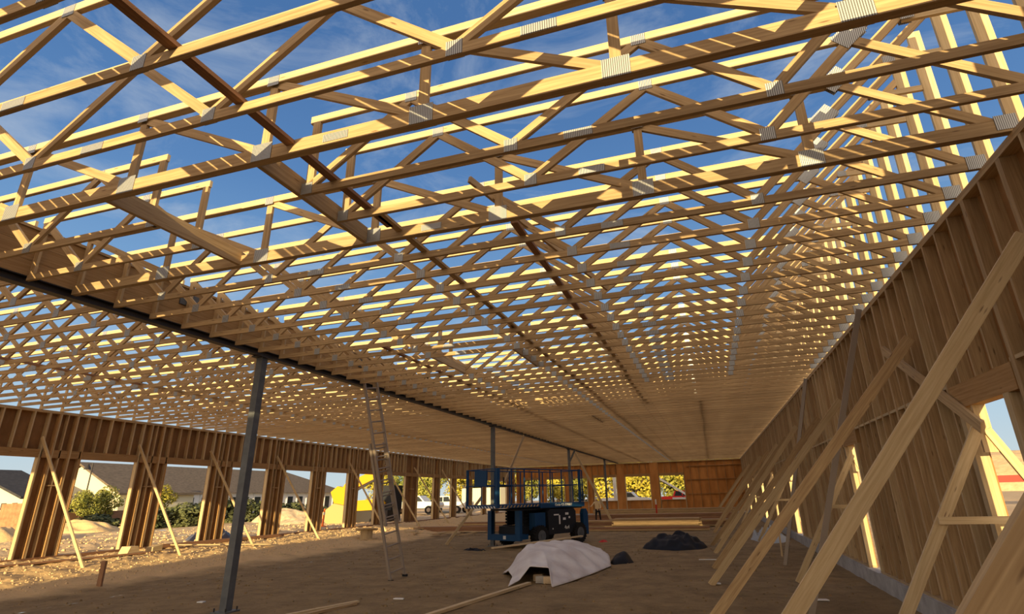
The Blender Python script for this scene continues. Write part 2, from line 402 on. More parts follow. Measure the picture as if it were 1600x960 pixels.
# ------------------------------------------------------------------ roof trusses
TY0, DY = 1.56, 0.60
ZB, ZTOP, CH = 4.84, 5.805, 0.089
CP = (0.13, 0.004, 0.105)
def truss_parts(x0, x1, bot, topn, webs, ply=.038, ch=CH, parapet=False, splices=(), xt1=None):
    """returns [(name, MB)] in coordinates where y=0 is the truss plane and z=0 the bearing"""
    P = []; zc = ch/2; H = ZTOP-ZB; zt = H-CH/2
    xt1 = x1 if xt1 is None else xt1
    def add(nm, mb): P.append((nm, mb))
    add('bottom_chord', MB().bar((x0, 0, zc), (x1, 0, zc), ply, ch, WOOD))
    add('top_chord', MB().bar((x0, 0, zt), (xt1, 0, zt), ply, CH, WOODP))
    for a, b, k in webs:
        pa = Vector((a, 0, zt-.03 if k[0] == 't' else zc+.03)); pb = Vector((b, 0, zt-.03 if k[1] == 't' else zc+.03))
        add('web', MB().bar(pa, pb, .036, .089, WOOD, up=(0, 0, 1) if abs(a-b) > .02 else (1, 0, 0)))
    def pl(x, z, w=.15, h=.105):
        m = MB()
        for s_ in (-1, 1):
            yy = s_*(ply/2+.0025); m.box(x-w/2, x+w/2, yy-.0018, yy+.0018, z-h/2, z+h/2, PLATE)
        add('connector_plate', m)
    bw = .22 if ch > .1 else .13
    for b in bot: pl(b, zc+.02, bw, ch+.04)
    for t in topn: pl(t, zt-.015, .13, .11)
    for s_ in splices: pl(s_, zc, .26, .08)
    if parapet:
        add('parapet_stud', MB().bar((3.03, 0, 0.0), (3.05, 0, 2.32), .038, .14, WOODP, up=(1, 0, 0)))
        add('parapet_brace', MB().bar((1.70, 0, zt), (2.99, 0, 2.10), .036, .089, WOOD))
        add('parapet_tie', MB().bar((2.42, 0, 1.52), (2.97, 0, 1.50), .036, .07, WOODP))
        m = MB()
        for s_ in (-1, 1):
            c_ = Vector((1.70, s_*.022, zt+.03)); d = Vector((1.1, 0, 1)).normalized()
            m.bar(c_-d*.13, c_+d*.13, .0035, .19, PLATE, up=(-1, 0, 1))
        add('connector_plate', m)
        pl(2.46, 1.53, .12, .09); pl(2.93, zc+.03, .17, .15)
    return P
BOT = [-7.7, -5.7, -3.6, -1.38, .87]; TOPN = [-6.75, -4.6, -2.45, -.15]
ZIG = [(-8.62, -7.7, 'tb'), (-7.7, -6.75, 'bt'), (-6.75, -5.7, 'tb'), (-5.7, -4.6, 'bt'), (-4.6, -3.6, 'tb'), (-3.6, -2.45, 'bt'),
       (-2.45, -1.38, 'tb'), (-1.38, -.15, 'bt'), (-.15, .87, 'tb'), (.87, 1.7, 'bt'), (1.7, 2.88, 'tb'), (-8.62, -8.62, 'bt')]
GN = [1.33, -.31, -1.96, -3.60, -5.27, -6.95]
GW = [(g, g, 'bt') for g in GN] + [(a, b, 'bt') for a, b in zip([2.88]+GN, [1.7]+GN[1:]+[-8.6]) if True]
GW = [(g, g, 'bt') for g in GN] + [(GN[i], (GN+[-8.6])[i+1], 'bt') for i in range(len(GN))] + [(1.7, 2.88, 'tb'), (-8.62, -8.62, 'bt')]
def sub(xlo, xhi):
    return ([b for b in BOT if xlo < b < xhi], [t for t in TOPN if xlo < t < xhi],
            [w for w in ZIG if xlo <= min(w[0], w[1]) and max(w[0], w[1]) <= xhi])
def make_proto(kind):
    if kind == 'common': return truss_parts(-8.68, 2.96, BOT, TOPN, ZIG, parapet=True, splices=(-4.9, -.75), xt1=1.76)
    if kind == 'girder': return truss_parts(-8.68, 2.96, GN, [g for g in GN], GW, ply=.076, ch=.14, parapet=True, splices=(-2.8,), xt1=1.76)
    if kind == 'shortR':
        b, t, w = sub(-3.66, 3); w = w+[(-3.58, -3.58, 'bt')]; return truss_parts(-3.66, 2.96, b, t, w, parapet=True, splices=(-.75,), xt1=1.76)
    if kind == 'shortL':
        b, t, w = sub(-8.7, -5.66); return truss_parts(-8.68, -5.68, b, t, w+[(-5.74, -5.74, 'bt')])
    if kind == 'left':
        n_ = 10; x0, x1 = -19.9, -8.86; st = (x1-x0)/n_
        bb = [x0+st*(i) for i in range(1, n_, 2)]; tt = [x0+st*i for i in range(0, n_+1, 2)]
        ww = []
        for i in range(n_):
            ww.append((x0+.03+(st-.006)*i, x0+.03+(st-.006)*(i+1), 'tb' if i % 2 == 0 else 'bt'))
        ww += [(x0+.05, x0+.05, 'bt'), (x1-.05, x1-.05, 'bt')]
        return truss_parts(x0, x1, bb, tt[1:-1], ww, splices=(-14.4,))
PROTO = {}
def place_truss(kind, y, label, group, detailed):
    key = (kind, detailed)
    if key not in PROTO:
        parts = make_proto(kind)
        if detailed:
            r = empty('roof_truss', (0, y, ZB)); ch = []
            for nm, mb in parts:
                c = [sum(v[i] for v in mb.v)/len(mb.v) for i in range(3)]
                ch.append(mb.build(nm, r, origin=c))
            PROTO[key] = (r, ch)
        else:
            big = MB(); nplate = 0
            for nm, mb in parts:
                if nm == 'connector_plate':
                    nplate += 1
                    if nplate % 3: continue        # too small to see this far away
                b = len(big.v); big.v += mb.v; big.f += [tuple(i+b for i in f) for f in mb.f]; big.uv += mb.uv
                mm = [big.m(m_) for m_ in mb.mats]; big.mi += [mm[i] for i in mb.mi]
            r = big.build('roof_truss', loc=(0, y, ZB)); PROTO[key] = (r, [])
        o = r
    else:
        r, ch = PROTO[key]; o = copy_tree(r, ch, (0, y, ZB))
        for k_ in ('label', 'category', 'group'):
            if k_ in o: del o[k_]
    return tag(o, label, 'roof truss', group)
ORD = ['first', 'second', 'third', 'fourth', 'fifth', 'sixth', 'seventh', 'eighth', 'ninth', 'tenth', 'eleventh', 'twelfth']
TENS = ['', 'tenth', 'twentieth']
def nth(k):
    names = ['first', 'second', 'third', 'fourth', 'fifth', 'sixth', 'seventh', 'eighth', 'ninth', 'tenth', 'eleventh', 'twelfth', 'thirteenth', 'fourteenth',
             'fifteenth', 'sixteenth', 'seventeenth', 'eighteenth', 'nineteenth', 'twentieth', 'twenty-first', 'twenty-second', 'twenty-third', 'twenty-fourth', 'twenty-fifth']
    return names[k]
CY = (8.98, 22.3, 36.0)
def rlabel(i, y):
    if i < 0: return 'bare pine roof truss of the right bay behind the viewpoint', 'right bay trusses behind the viewpoint'
    if i == 3: return 'doubled roof truss with thick dark underside, crossing the frame from left edge to top right', None
    if i == 6: return 'doubled roof truss carrying the far ends of the two header beams', None
    if i < 3: return 'bare pine roof truss before the doubled one, %s from the top left corner' % nth(i), None
    if y < CY[0]: return 'bare pine right bay roof truss, %s beyond the header beams' % nth(i-7), None
    if y < CY[1]: return 'pine right bay roof truss, %s beyond the first grey column' % nth(int((y-CY[0])/DY)), None
    if y < CY[2]: return 'pine right bay roof truss, %s beyond the column behind the lift' % nth(int((y-CY[1])/DY)), None
    return 'pine roof truss in the far end of the right bay, beyond the knee-braced column', 'right bay trusses at the far end'
def llabel(i, y):
    if y < 3.3: return 'pine roof truss of the left bay behind the left picture edge', 'left bay trusses outside the frame'
    if y < CY[0]: return 'bare pine left bay roof truss, %s before the first grey column' % nth(int((CY[0]-y)/DY)), None
    if y < CY[1]: return 'pine left bay roof truss, %s beyond the first grey column' % nth(int((y-CY[0])/DY)), None
    if y < CY[2]: return 'pine left bay roof truss, %s beyond the column behind the lift' % nth(int((y-CY[1])/DY)), None
    return 'pine roof truss in the far end of the left bay', 'left bay trusses at the far end'
for i in range(-9, 93):
    y = TY0+DY*i
    if y > YF-.05: break
    lab, grp = rlabel(i, y)
    det = 0 <= i < 24
    if i < -5: continue
    if i < -2:
        lab, grp = llabel(i, y); place_truss('left', y, lab, grp, False); continue
    if i in (4, 5):
        place_truss('shortR', y, 'short pine roof truss hung from the right header beam, %s one from the front' % ('first' if i == 4 else 'second'), None, True)
        place_truss('shortL', y, 'short roof truss stub between steel beam and left header beam, %s from the front' % ('first' if i == 4 else 'second'), None, True)
    elif i in (3, 6): place_truss('girder', y, lab, grp, True)
    elif i in (16, 17):
        place_truss('shortR', y, 'short pine roof truss right of the second roof opening, %s one' % ('nearer' if i == 16 else 'farther'), None, True)
        place_truss('shortL', y, 'short pine roof truss stub left of the second roof opening, %s one' % ('nearer' if i == 16 else 'farther'), None, True)
    else: place_truss('common', y, lab, grp, det)
    lab, grp = llabel(i, y)
    place_truss('left', y, lab, grp, 3 <= i < 16)

# header beams framed between the doubled trusses
def board(name, p0, p1, w, h, mt, label, cat, group=None, up=None):
    p0 = Vector(p0); p1 = Vector(p1)
    o = MB().bar(p0, p1, w, h, mt, up=up).build(name, origin=tuple((p0+p1)/2))
    return tag(o, label, cat, group)
ya, yb = TY0+DY*3+.04, TY0+DY*6-.04
board('header_beam', (-3.70, ya, ZB+.11), (-3.70, yb, ZB+.11), .05, .20, WOOD, 'pine header beam spanning the two doubled trusses, right side of the roof opening', 'beam')
board('header_beam', (-5.62, ya, ZB+.11), (-5.62, yb, ZB+.11), .05, .20, WOOD, 'pine header beam spanning the two doubled trusses, left side of the roof opening', 'beam')
board('header_beam', (-5.62, TY0+DY*15+.02, ZB+.09), (-5.62, TY0+DY*18-.02, ZB+.09), .05, .17, WOOD, 'pine header beam at the small second roof opening, left of the long dark lateral', 'beam')
board('header_beam', (-3.70, TY0+DY*15+.02, ZB+.09), (-3.70, TY0+DY*18-.02, ZB+.09), .05, .17, WOOD, 'pine header beam at the small second roof opening, right side', 'beam')
board('header_beam', (-4.2, TY0+DY*33+.02, ZB+.08), (-4.2, TY0+DY*37-.02, ZB+.08), .05, .14, WOOD, 'short pine header beam far down the ceiling above the lift', 'beam')
def lateral(x, y0, y1, z, label, w=.089, h=.038):
    y = y0; k = 0
    while y < y1-.5:
        e = min(y+4.8, y1)
        off = .05*(k % 2)
        board('lateral_brace', (x+off, y, z+h/2), (x+off, e, z+h/2), w, h, WOODD if k % 3 == 0 else WOOD, label % nth(k), 'brace')
        y = e-.3; k += 1
lateral(-3.28, 0.2, 56.5, ZB+CH, 'long dark ceiling lateral on the bottom chords, %s board from the camera')
lateral(-1.86, 5.4, 20, ZB+CH, 'lateral board on the bottom chords just right of the long dark one, %s board')
lateral(-6.3, 9.5, 56.5, ZB+CH, 'ceiling lateral next to the steel beam, %s board from the camera')
lateral(0.0, 20, 56.5, ZB+CH, 'lateral in the far right of the ceiling, %s board from the camera')
lateral(-14.2, 6, 56.5, ZB+CH, 'lateral along the middle of the left bay ceiling, %s board')
# diagonal cross bracing between trusses (runs through the web zone)
for k, yy in enumerate((5.4, 13.0, 21.0)):
    board('cross_brace', (-2.45, yy, ZTOP-.15), (-1.2, yy+2.6, ZB+.12), .038, .089, WOOD, 'pine cross brace slanting through the webs, %s of the set' % ('nearest', 'middle', 'farthest')[k], 'brace')

# ------------------------------------------------------------------ steel beam, laminated beam, columns
XB = -8.77
mb = MB().box(XB-.075, XB+.075, -5, 56.9, 4.80, 4.812, STEEL).box(XB-.075, XB+.075, -5, 56.9, 4.908, 4.92, STEEL).box(XB-.006, XB+.006, -5, 56.9, 4.812, 4.908, STEEL)
tag(mb.build('steel_beam'), 'long dark steel beam running down the hall on grey columns', 'beam')
lb = MB()
for k in range(3): lb.box(XB-.07, XB+.07, -5, 56.9, 4.925+.225*k, 4.925+.225*(k+1)-.004, LVL)
lb.box(XB-.1, XB+.1, -5, 56.9, 5.60, 5.64, WOOD)
tag(lb.build('laminated_beam'), 'deep laminated wooden beam standing on the dark steel beam', 'beam')
yy = -4
for k, yj in enumerate((7.0, 12.4, 18.0)):
    tag(MB().box(XB+.075, XB+.10, yj-.18, yj+.18, 5.28, 5.50, STEELG).build('splice_plate'), 'grey steel plate on the laminated beam, %s from the camera' % ('first', 'second', 'third')[k], 'plate')
for k, yc in enumerate((8.98, 22.3, 36.0, 49.2)):
    lab = ('tall grey steel column at the left front with a bolted foot plate', 'grey steel column rising just behind the blue lift platform', 'grey steel column with a short knee brace beyond the lift', 'thin dark steel column near the far wall')[k]
    r = empty('steel_column', (XB, yc, 0))
    s = .075
    MB().box(-s, s, -s, s, .03, 4.77, STEELG).build('shaft', r)
    MB().box(-.17, .17, -.17, .17, -.02, .03, STEELG).build('base_plate', r)
    MB().box(-.12, .12, -.17, .17, 4.77, 4.798, STEEL).build('cap_plate', r)
    for dx, dy in ((.13, .13), (-.13, .13), (.13, -.13), (-.13, -.13)): MB().tube((dx, dy, .02), (dx, dy, .09), .014, STEEL, 6).build('anchor_bolt', r)
    if k == 2: MB().bar((.05, 0, 4.0), (.42, .0, 4.70), .1, .1, STEELG).build('knee_brace', r)
    tag(r, lab, 'column')
board('diagonal_brace', (XB-.05, 23.9, 2.5), (XB+.12, 26.2, 4.74), .038, .14, WOOD, 'plank slanting up to the steel beam behind the lift platform', 'brace')
board('diagonal_brace', (XB+.15, 37.0, 4.70), (-6.2, 36.5, .1), .05, .14, WOODP, 'long plank slanting from the third steel column down to the lumber', 'brace')

# ------------------------------------------------------------------ wall braces on the right
RB = [(1.8, 1.05, -.15, 4.1), (5.4, -.12, 2.9, 3.9), (8.5, -.35, 2.9, 3.8), (13.1, -.22, 2.9, 3.65), (15.8, -.15, 2.9, 3.6), (19.6, -.1, 2.9, 3.8),
      (22.4, -.2, 2.9, 3.7), (25.5, .1, 2.9, 3.7), (29.5, -.1, 2.9, 3.7), (34.0, 0, 2.9, 3.7), (39, .1, 2.9, 3.7), (44, -.2, 2.9, 3.7), (49, -.1, 2.9, 3.7)]
RBL = ['huge near plank brace cut by the lower right corner of the photo', 'wide plank brace crossing the first doorway on its way to the upper right edge', 'long plank brace reaching the wall above the second doorway', 'plank brace whose foot stands by the white scrap on the dirt', 'plank brace next behind the one with the white scrap at its foot']
for k, (y, a, b, z) in enumerate(RB):
    if k == 0: p0, p1 = (-.56, 1.8, .0), (2.86, 1.8, 4.38)
    else: p0, p1 = (a-.04, y+.15, 0.0), (2.865, y-.1, z)
    lab = RBL[k] if k < 5 else '%s long plank brace leaning on the right wall, counted from the far end' % ('eighth', 'seventh', 'sixth', 'fifth', 'fourth', 'third', 'second', 'farthest')[k-5]
    board('diagonal_brace', p0, p1, .038 if k else .04, .14, WOODP if k % 2 else WOOD, lab, 'brace', up=(-1, 0, 1))
board('diagonal_brace', (1.25, 10.35, 0), (2.85, 10.25, 4.82), .04, .09, ALU, 'thin greyish post leaning steeply from the dirt to the wall top', 'brace')
board('diagonal_brace', (1.6, 16.8, 0), (2.85, 16.3, 4.75), .04, .09, ALU, 'thin greyish board leaning steeply to the wall top farther along', 'brace')
board('diagonal_brace', (2.92, 9.75, 3.95), (2.92, 7.2, 2.45), .038, .14, WOOD, 'plank nailed slantwise across the studs beside the first doorway', 'brace')
for k, (y, ln) in enumerate(((7.4, 1), (13.65, 1), (24.0, 1), (30.7, 1), (37.2, 1))):
    r = empty('doorway_brace', (XR, y, 0))
    MB().bar((-1.45, .0, .02), (.06, 0, 2.56), .038, .12, WOODP, up=(-1, 0, 1)).build('inner_leg', r)
    MB().bar((.10, 0.04, 2.45), (1.10, .05, .25), .038, .09, WOODP, up=(1, 0, 1)).build('outer_leg', r)
    MB().bar((-.62, -.04, 1.5), (.62, -.04, 1.5), .038, .075, WOODP).build('strut', r)
    MB().bar((.09, .06, 2.2), (.09, .06, 2.73), .038, .13, WOODP, up=(1, 0, 0)).build('hanger', r)
    tag(r, 'plank A-frame brace straddling the %s doorway of the right wall' % ('nearest', 'second', 'third', 'fourth', 'fifth')[k], 'brace')
tag(MB().bar((1.76, 18.95, -.02), (1.78, 18.95, .62), .04, .09, WOODP).build('wooden_stake', origin=(1.76, 18.95, 0)), 'short pale stake upright in the dirt near the right wall', 'stake')

# braces and boards on the left
LBN = ['brace crossing the left-most full pier', 'brace crossing the second pier from the left', 'brace just left of the grey column', 'brace partly hidden by the grey column', 'brace before the yellow digger', 'brace right of the ladder', 'brace before the white pickup', 'far brace just left of the lift']
for k, (y, yf) in enumerate(((11.95, 12.4), (15.1, 15.5), (18.2, 18.7), (22.0, 22.6), (27.7, 28.2), (31.5, 32), (35.2, 36.0), (39.5, 40))):
    board('diagonal_brace', (-17.35, yf, gh(-17.35, yf)-.02), (XL+.05, y, 4.0), .038, .089, WOODP, 'pale pine ' + LBN[k], 'brace', up=(1, 0, 1))
board('long_plank', (-18.9, 7.5, .47), (-18.3, 15.2, .42), .22, .04, WOODD, 'weathered plank lying on the sunlit dirt along the left wall, nearest the left edge', 'plank')
board('long_plank', (-17.9, 11.6, .29), (-18.2, 18.6, .36), .14, .05, WOODD, 'dark plank on the sunlit strip behind the short stake', 'plank')
board('long_plank', (-17.1, 12.6, .19), (-17.5, 17.0, .26), .09, .04, WOODD, 'thin dark plank near the shadow edge', 'plank')
board('long_plank', (-18.9, 16.4, .55), (-17.0, 19.2, .34), .14, .04, WOODP, 'pale loose plank lying crosswise before the third pier', 'plank')
board('long_plank', (-19.2, 16.0, .52), (-18.9, 22.0, .50), .2, .12, WOODD, 'reddish timber lying along the left sill', 'plank')
tag(MB().prism([(0, 0), (.45, 0), (.36, .24), (.10, .24)], 0, 0, .4, WOODP).build('timber_block', loc=(-18.9, 14.5, .40)), 'pale wedge-cut timber block beside the second pier', 'timber block')
tag(MB().prism([(0, 0), (.35, 0), (.35, .2), (0, .14)], 0, 0, .3, WOODP).build('timber_block', loc=(-18.8, 15.4, .42)), 'small pale offcut block just right of the wedge-cut one', 'timber block')
tag(MB().bar((-14.65, 10.95, -.05), (-14.65, 10.95, .62), .05, .14, WOODD, up=(1, 0, 0)).build('wooden_stake', origin=(-14.65, 10.95, 0)), 'brown stake driven in at the shadow edge on the left', 'stake')

# ------------------------------------------------------------------ ladder
def ladder():
    r = empty('extension_ladder', (-7.78, 13.3, 0))
    top = Vector((-.88, -.65, 4.98)); base = Vector((0, 0, 0)); ax = top.normalized(); L = top.length
    side = Vector((.35, .93, .0)); side = (side - ax*side.dot(ax)).normalized(); nr = ax.cross(side).normalized()
    def sect(nm, a, b, w, off, rungcol):
        s_ = empty(nm); s_.parent = r; bpy.data.objects.remove(s_)
        m1 = MB()
        for q in (-1, 1):
            rail = MB().bar(ax*a+side*(q*w/2)+nr*off, ax*b+side*(q*w/2)+nr*off, .085, .035, ALU, up=side)
            rail.build('rail', r)
        t = a+.2
        while t < b-.05:
            MB().tube(ax*t-side*(w/2)+nr*off, ax*t+side*(w/2)+nr*off, .018, ALU, 8).build('rung', r); t += .305
    sect('base', 0, 3.4, .45, 0, ALU); sect('fly', 1.3, L, .40, -.11, ALU)
    for q in (-1, 1):
        MB().bar(side*(q*.225)+Vector((-.05, 0, .02)), side*(q*.225)+Vector((.07, 0, .02)), .07, .05, BLACK).build('foot', r)
    tag(r, 'weathered extension ladder leaning against the steel beam', 'ladder')
ladder()

# ------------------------------------------------------------------ scissor lift
def text_mesh(txt, size, m_, parent, mw, depth=.004):
    cu = bpy.data.curves.new('txt', 'FONT'); cu.body = txt; cu.size = size; cu.extrude = depth; cu.align_x = 'LEFT'
    o = bpy.data.objects.new('txt', cu); COL.objects.link(o)
    dg = bpy.context.evaluated_depsgraph_get(); me = bpy.data.meshes.new_from_object(o.evaluated_get(dg))
    bpy.data.objects.remove(o)
    q = bpy.data.objects.new('lettering', me); COL.objects.link(q); me.materials.clear(); me.materials.append(m_)
    q.parent = parent; q.matrix_local = mw
    return q
def lift():
    a = R(27); u = Vector((math.sin(a), math.cos(a), 0))
    r = empty('scissor_lift', (-7.65, 19.9, 0), math.atan2(u.y, u.x))   # local x along the deck, local y across (away from camera right side)
    P = lambda nm, mb, par=None, **k: mb.build(nm, par or r, **k)
    # chassis
    P('chassis', MB().box(1.4, 4.95, .35, 1.45, .42, .78, DARKP).box(1.26, 1.7, .1, 1.72, .32, .5, BLUE))
    bp = MB().box(1.12, 1.26, -.02, .24, .28, 1.36, BLUE).box(1.12, 1.26, 1.60, 1.82, .28, 1.36, BLUE).box(1.12, 1.26, .2, 1.6, .28, .50, BLUE)
    P('front_bumper', bp)
    P('bumper_label', MB().box(1.112, 1.12, .75, .90, .33, .46, WHITEP))
    P('rear_bumper', MB().prism([(4.95, .3), (5.25, .3), (5.25, 1.15), (5.15, 1.32), (5.0, 1.32), (4.92, 1.15)], 1, -.02, .16, BLUE))
    P('rear_bumper', MB().prism([(4.95, .3), (5.25, .3), (5.25, 1.15), (5.15, 1.32), (5.0, 1.32), (4.92, 1.15)], 1, 1.64, 1.82, BLUE))
    cab = MB().prism([(2.75, .42), (4.3, .42), (4.42, .6), (4.42, 1.25), (4.3, 1.36), (2.8, 1.36), (2.7, 1.25)], 1, -.03, .36, DARKP)
    body = P('engine_cover', cab)
    P('side_cover', MB().prism([(2.75, .42), (4.3, .42), (4.42, .6), (4.42, 1.25), (4.3, 1.36), (2.8, 1.36), (2.7, 1.25)], 1, 1.44, 1.83, DARKP))
    P('control_box', MB().box(2.0, 2.6, .02, .34, .62, 1.25, BLUE))
    for (x_, z_, w_, h_) in ((3.05, 1.12, .3, .05), (3.75, 1.12, .2, .09), (3.35, .78, .08, .34), (3.6, .93, .17, .09), (3.95, .98, .1, .08), (2.95, .6, .05, .05)):
        P('decal', MB().box(x_, x_+w_, -.036, -.031, z_, z_+h_, WHITEP), body)
    mw = Matrix.Translation((3.68, -.034, .58)) @ Matrix.Rotation(R(90), 4, 'X')
    text_mesh('4x4', .2, WHITEP, body, mw)
    # wheels
    for nm, x_, y_ in (('w', 2.2, -.02), ('w', 4.55, -.02), ('w', 2.2, 1.82), ('w', 4.55, 1.82)):
        s_ = -1 if y_ < 1 else 1
        w = MB(); N = 28; rr = .40; c = Vector((x_, y_, rr))
        for (ra, rb, ya_, yb_) in ((rr, rr, -.14, .14),):
            w.tube((x_, y_-.14, rr), (x_, y_+.14, rr), rr-.03, BLACK, N)
        for i in range(22):
            t = 2*math.pi*i/22
            for sg in (-1, 1):
                pa = c+Vector((math.cos(t)*(rr-.015), sg*.03, math.sin(t)*(rr-.015))); pb = c+Vector((math.cos(t+.16)*(rr-.015), sg*.14, math.sin(t+.16)*(rr-.015)))
                w.bar(pa, pb, .045, .035, BLACK, up=(math.cos(t), 0, math.sin(t)))
        wo_ = P('wheel', w)
        P('rim', MB().tube((x_, y_+s_*.141, rr), (x_, y_+s_*.12, rr), .22, STEELG, 20).tube((x_, y_+s_*.16, rr), (x_, y_+s_*.12, rr), .08, STEELG, 12), wo_)
    # scissor stack
    for k in range(5):
        z = .84+.115*k
        for y_ in (.45, 1.35):
            P('scissor_arm', MB().bar((1.75, y_, z), (4.7, y_, z+.07), .05, .09, DARKP))
            P('scissor_arm', MB().bar((1.75, y_+.08, z+.07), (4.7, y_+.08, z), .05, .09, DARKP))
    # deck: main deck 1.9..5.0, extension deck sticks out towards the left
    P('deck', MB().box(2.3, 5.05, -.02, 1.82, 1.42, 1.60, BLUE).box(1.2, 5.0, .1, 1.72, 1.36, 1.42, DARKP))
    ext = P('extension_deck', MB().box(0, 2.3, .0, 1.80, 1.48, 1.60, BLUE))
    hz = MB()
    for i in range(10): hz.prism([(.08+.17*i, 1.485), (.15+.17*i, 1.485), (.22+.17*i, 1.555), (.15+.17*i, 1.555)], 0, -.006, -.001, WHITEP)
    hz2 = MB()
    for i in range(12): hz2.prism([(.1+.18*i, 1.49), (.17+.18*i, 1.49), (.24+.18*i, 1.57), (.17+.18*i, 1.57)], 1, -.006, -.001, TANP)
    P('hazard_stripes', hz, ext); P('hazard_stripes', hz2, ext)
    mw = Matrix.Translation((3.15, -.024, 1.475)) @ Matrix.Rotation(R(90), 4, 'X')
    text_mesh('Genie GS-3390RT', .145, WHITEP, r, mw)
    # guard rails
    zt_, zm = 2.90, 2.3
    for y_ in (.02, 1.78):
        P('guard_rail', MB().tube((.03, y_, zt_), (5.0, y_, zt_), .022, BLUE, 8))
        P('guard_rail', MB().tube((.03, y_, zm), (5.0, y_, zm), .018, BLUE, 8))
        for x_ in (.03, .75, 1.45, 2.3, 2.95, 3.65, 4.35, 5.0):
            P('rail_post', MB().bar((x_, y_, 1.6), (x_, y_, zt_), .04, .04, BLUE))
    for x_ in (.03, 5.0):
        for z in (zt_, zm): P('guard_rail', MB().tube((x_, .02, z), (x_, 1.78, z), .02, BLUE, 8))
    P('corner_post', MB().box(-.02, .12, -.02, .1, 1.48, zt_+.02, BLUE)); P('corner_post', MB().box(-.02, .06, 1.74, 1.82, 1.48, zt_+.02, BLUE))
    P('corner_post', MB().box(4.75, 4.86, -.03, .05, 1.55, zt_+.04, BLUE))
    P('control_panel', MB().box(-.06, -.0, .55, 1.25, 2.28, 2.86, BLUE))
    P('tool_tray', MB().box(.3, .9, .1, .5, 2.24, 2.30, DARKP).tube((.6, .3, 2.30), (.6, .3, 2.6), .03, DARKP))
    tag(r, 'blue rough terrain scissor lift with railed platform and black engine cover on dirt floor', 'scissor lift')
lift()

# ------------------------------------------------------------------ tarps and heaps
def surf(name, fn, nu, nv, mt, label, cat, thick=.012, sm=True):
    me = bpy.data.meshes.new(name); v = []; f = []
    for j in range(nv+1):
        for i in range(nu+1): v.append(tuple(fn(i/nu, j/nv)))
    for j in range(nv):
        for i in range(nu):
            a = j*(nu+1)+i; f.append((a, a+1, a+nu+2, a+nu+1))
    me.from_pydata(v, [], f); me.materials.append(mt)
    me.polygons.foreach_set('use_smooth', [sm]*len(f))
    o = bpy.data.objects.new(name, me); COL.objects.link(o)
    if thick:
        so = o.modifiers.new('solid', 'SOLIDIFY'); so.thickness = thick
    return tag(o, label, cat)
def lerp(a, b, t): return a+(b-a)*t
def poly(pts, t):
    t *= len(pts)-1; i = min(int(t), len(pts)-2); return Vector(pts[i]).lerp(Vector(pts[i+1]), t-i)
FR = [(-4.5, 12.35, .03), (-4.38, 12.75, .10), (-4.2, 13.0, .36), (-3.72, 12.95, .34), (-3.5, 12.35, .03), (-3.3, 13.2, .03), (-3.05, 14.6, .03), (-2.85, 16.0, .04)]
MID = [(-4.7, 13.2, .10), (-4.75, 13.8, .30), (-4.6, 14.2, .50), (-4.3, 14.4, .58), (-4.0, 14.6, .55), (-3.8, 15.0, .50), (-3.5, 15.8, .40), (-3.05, 16.9, .22)]
RDG = [(-5.05, 13.9, .12), (-5.1, 14.7, .42), (-5.05, 15.4, .62), (-4.85, 15.9, .66), (-4.6, 16.3, .66), (-4.3, 16.8, .63), (-4.0, 17.4, .55), (-3.5, 18.0, .30)]
BCK = [(-5.35, 14.3, .02), (-5.5, 15.2, .03), (-5.5, 16.0, .03), (-5.35, 16.7, .03), (-5.1, 17.2, .03), (-4.8, 17.8, .03), (-4.4, 18.4, .03), (-3.8, 18.6, .03)]
def tarpf(u, v):
    rows = [FR, MID, RDG, BCK]; p = [poly(r_, u) for r_ in rows]
    t = v*3; i = min(int(t), 2); q = p[i].lerp(p[i+1], t-i)
    w = noise.noise(Vector((q.x*1.5+q.y*2.2, q.y*1.1, 0)))*.07 + noise.noise(Vector((q.x*5, q.y*5, 2)))*.022
    if 0.04 < v < .96: q.z = max(.02, q.z+w)
    return q
surf('white_tarp', tarpf, 64, 40, TARP, 'crumpled white tarp draped over materials in the middle of the dirt floor', 'tarp')
def heap(name, cx, cy, rx, ry, h, mt, label, cat, seed=0, rot=0, z0=None, nse=.35, freq=1.6, n=40):
    z0 = gh(cx, cy) if z0 is None else z0
    def f(u, v):
        a = 2*math.pi*u; e = (1+.28*noise.noise(Vector((math.cos(a)*1.3, math.sin(a)*1.3, seed))))
        x = math.cos(a)*v*rx*e; y = math.sin(a)*v*ry*e
        z = h*(1-v*v)**.8 if v < 1 else 0
        z += h*nse*(1-v**4)*noise.noise(Vector((x*freq/rx*2+seed, y*freq/ry*2, seed)))
        xr = x*math.cos(rot)-y*math.sin(rot); yr = x*math.sin(rot)+y*math.cos(rot)
        return Vector((cx+xr, cy+yr, z0-.04+max(0, z)))
    return surf(name, f, n, n//2, mt, label, cat, thick=0)
heap('black_plastic_sheet', -1.45, 21.9, 1.15, 1.3, .46, PLASTIC, 'heap of crumpled black plastic sheeting on the dirt floor right of the lift', 'plastic sheet', 1, nse=.65, freq=2.0, n=56)
heap('black_bundle', -2.75, 17.2, .32, .75, .32, PLASTIC, 'dark bundle poking out at the right end of the white tarp', 'bundle', 4, nse=.25, freq=.8)
heap('grey_tarp', 2.0, 25.2, .75, 1.7, .38, mat('grey_tarp', (.40, .42, .42), .6), 'small pale grey tarp heaped beside the right wall', 'tarp', 6, nse=.8, freq=2.4)
heap('dark_rag', -8.9, 20.6, .5, .3, .10, PLASTIC, 'dark rag on the dirt left of the lift front wheel', 'rag', 9, nse=.8)
heap('dark_rag', -4.6, 24.3, .22, .25, .12, RED, 'small dark red scrap on the dirt behind the lift', 'rag', 3)
board('loose_plank', (-5.75, 14.6, .60), (-4.05, 17.9, .66), .09, .04, WOODP, 'pale plank lying along the top of the white tarp', 'plank')
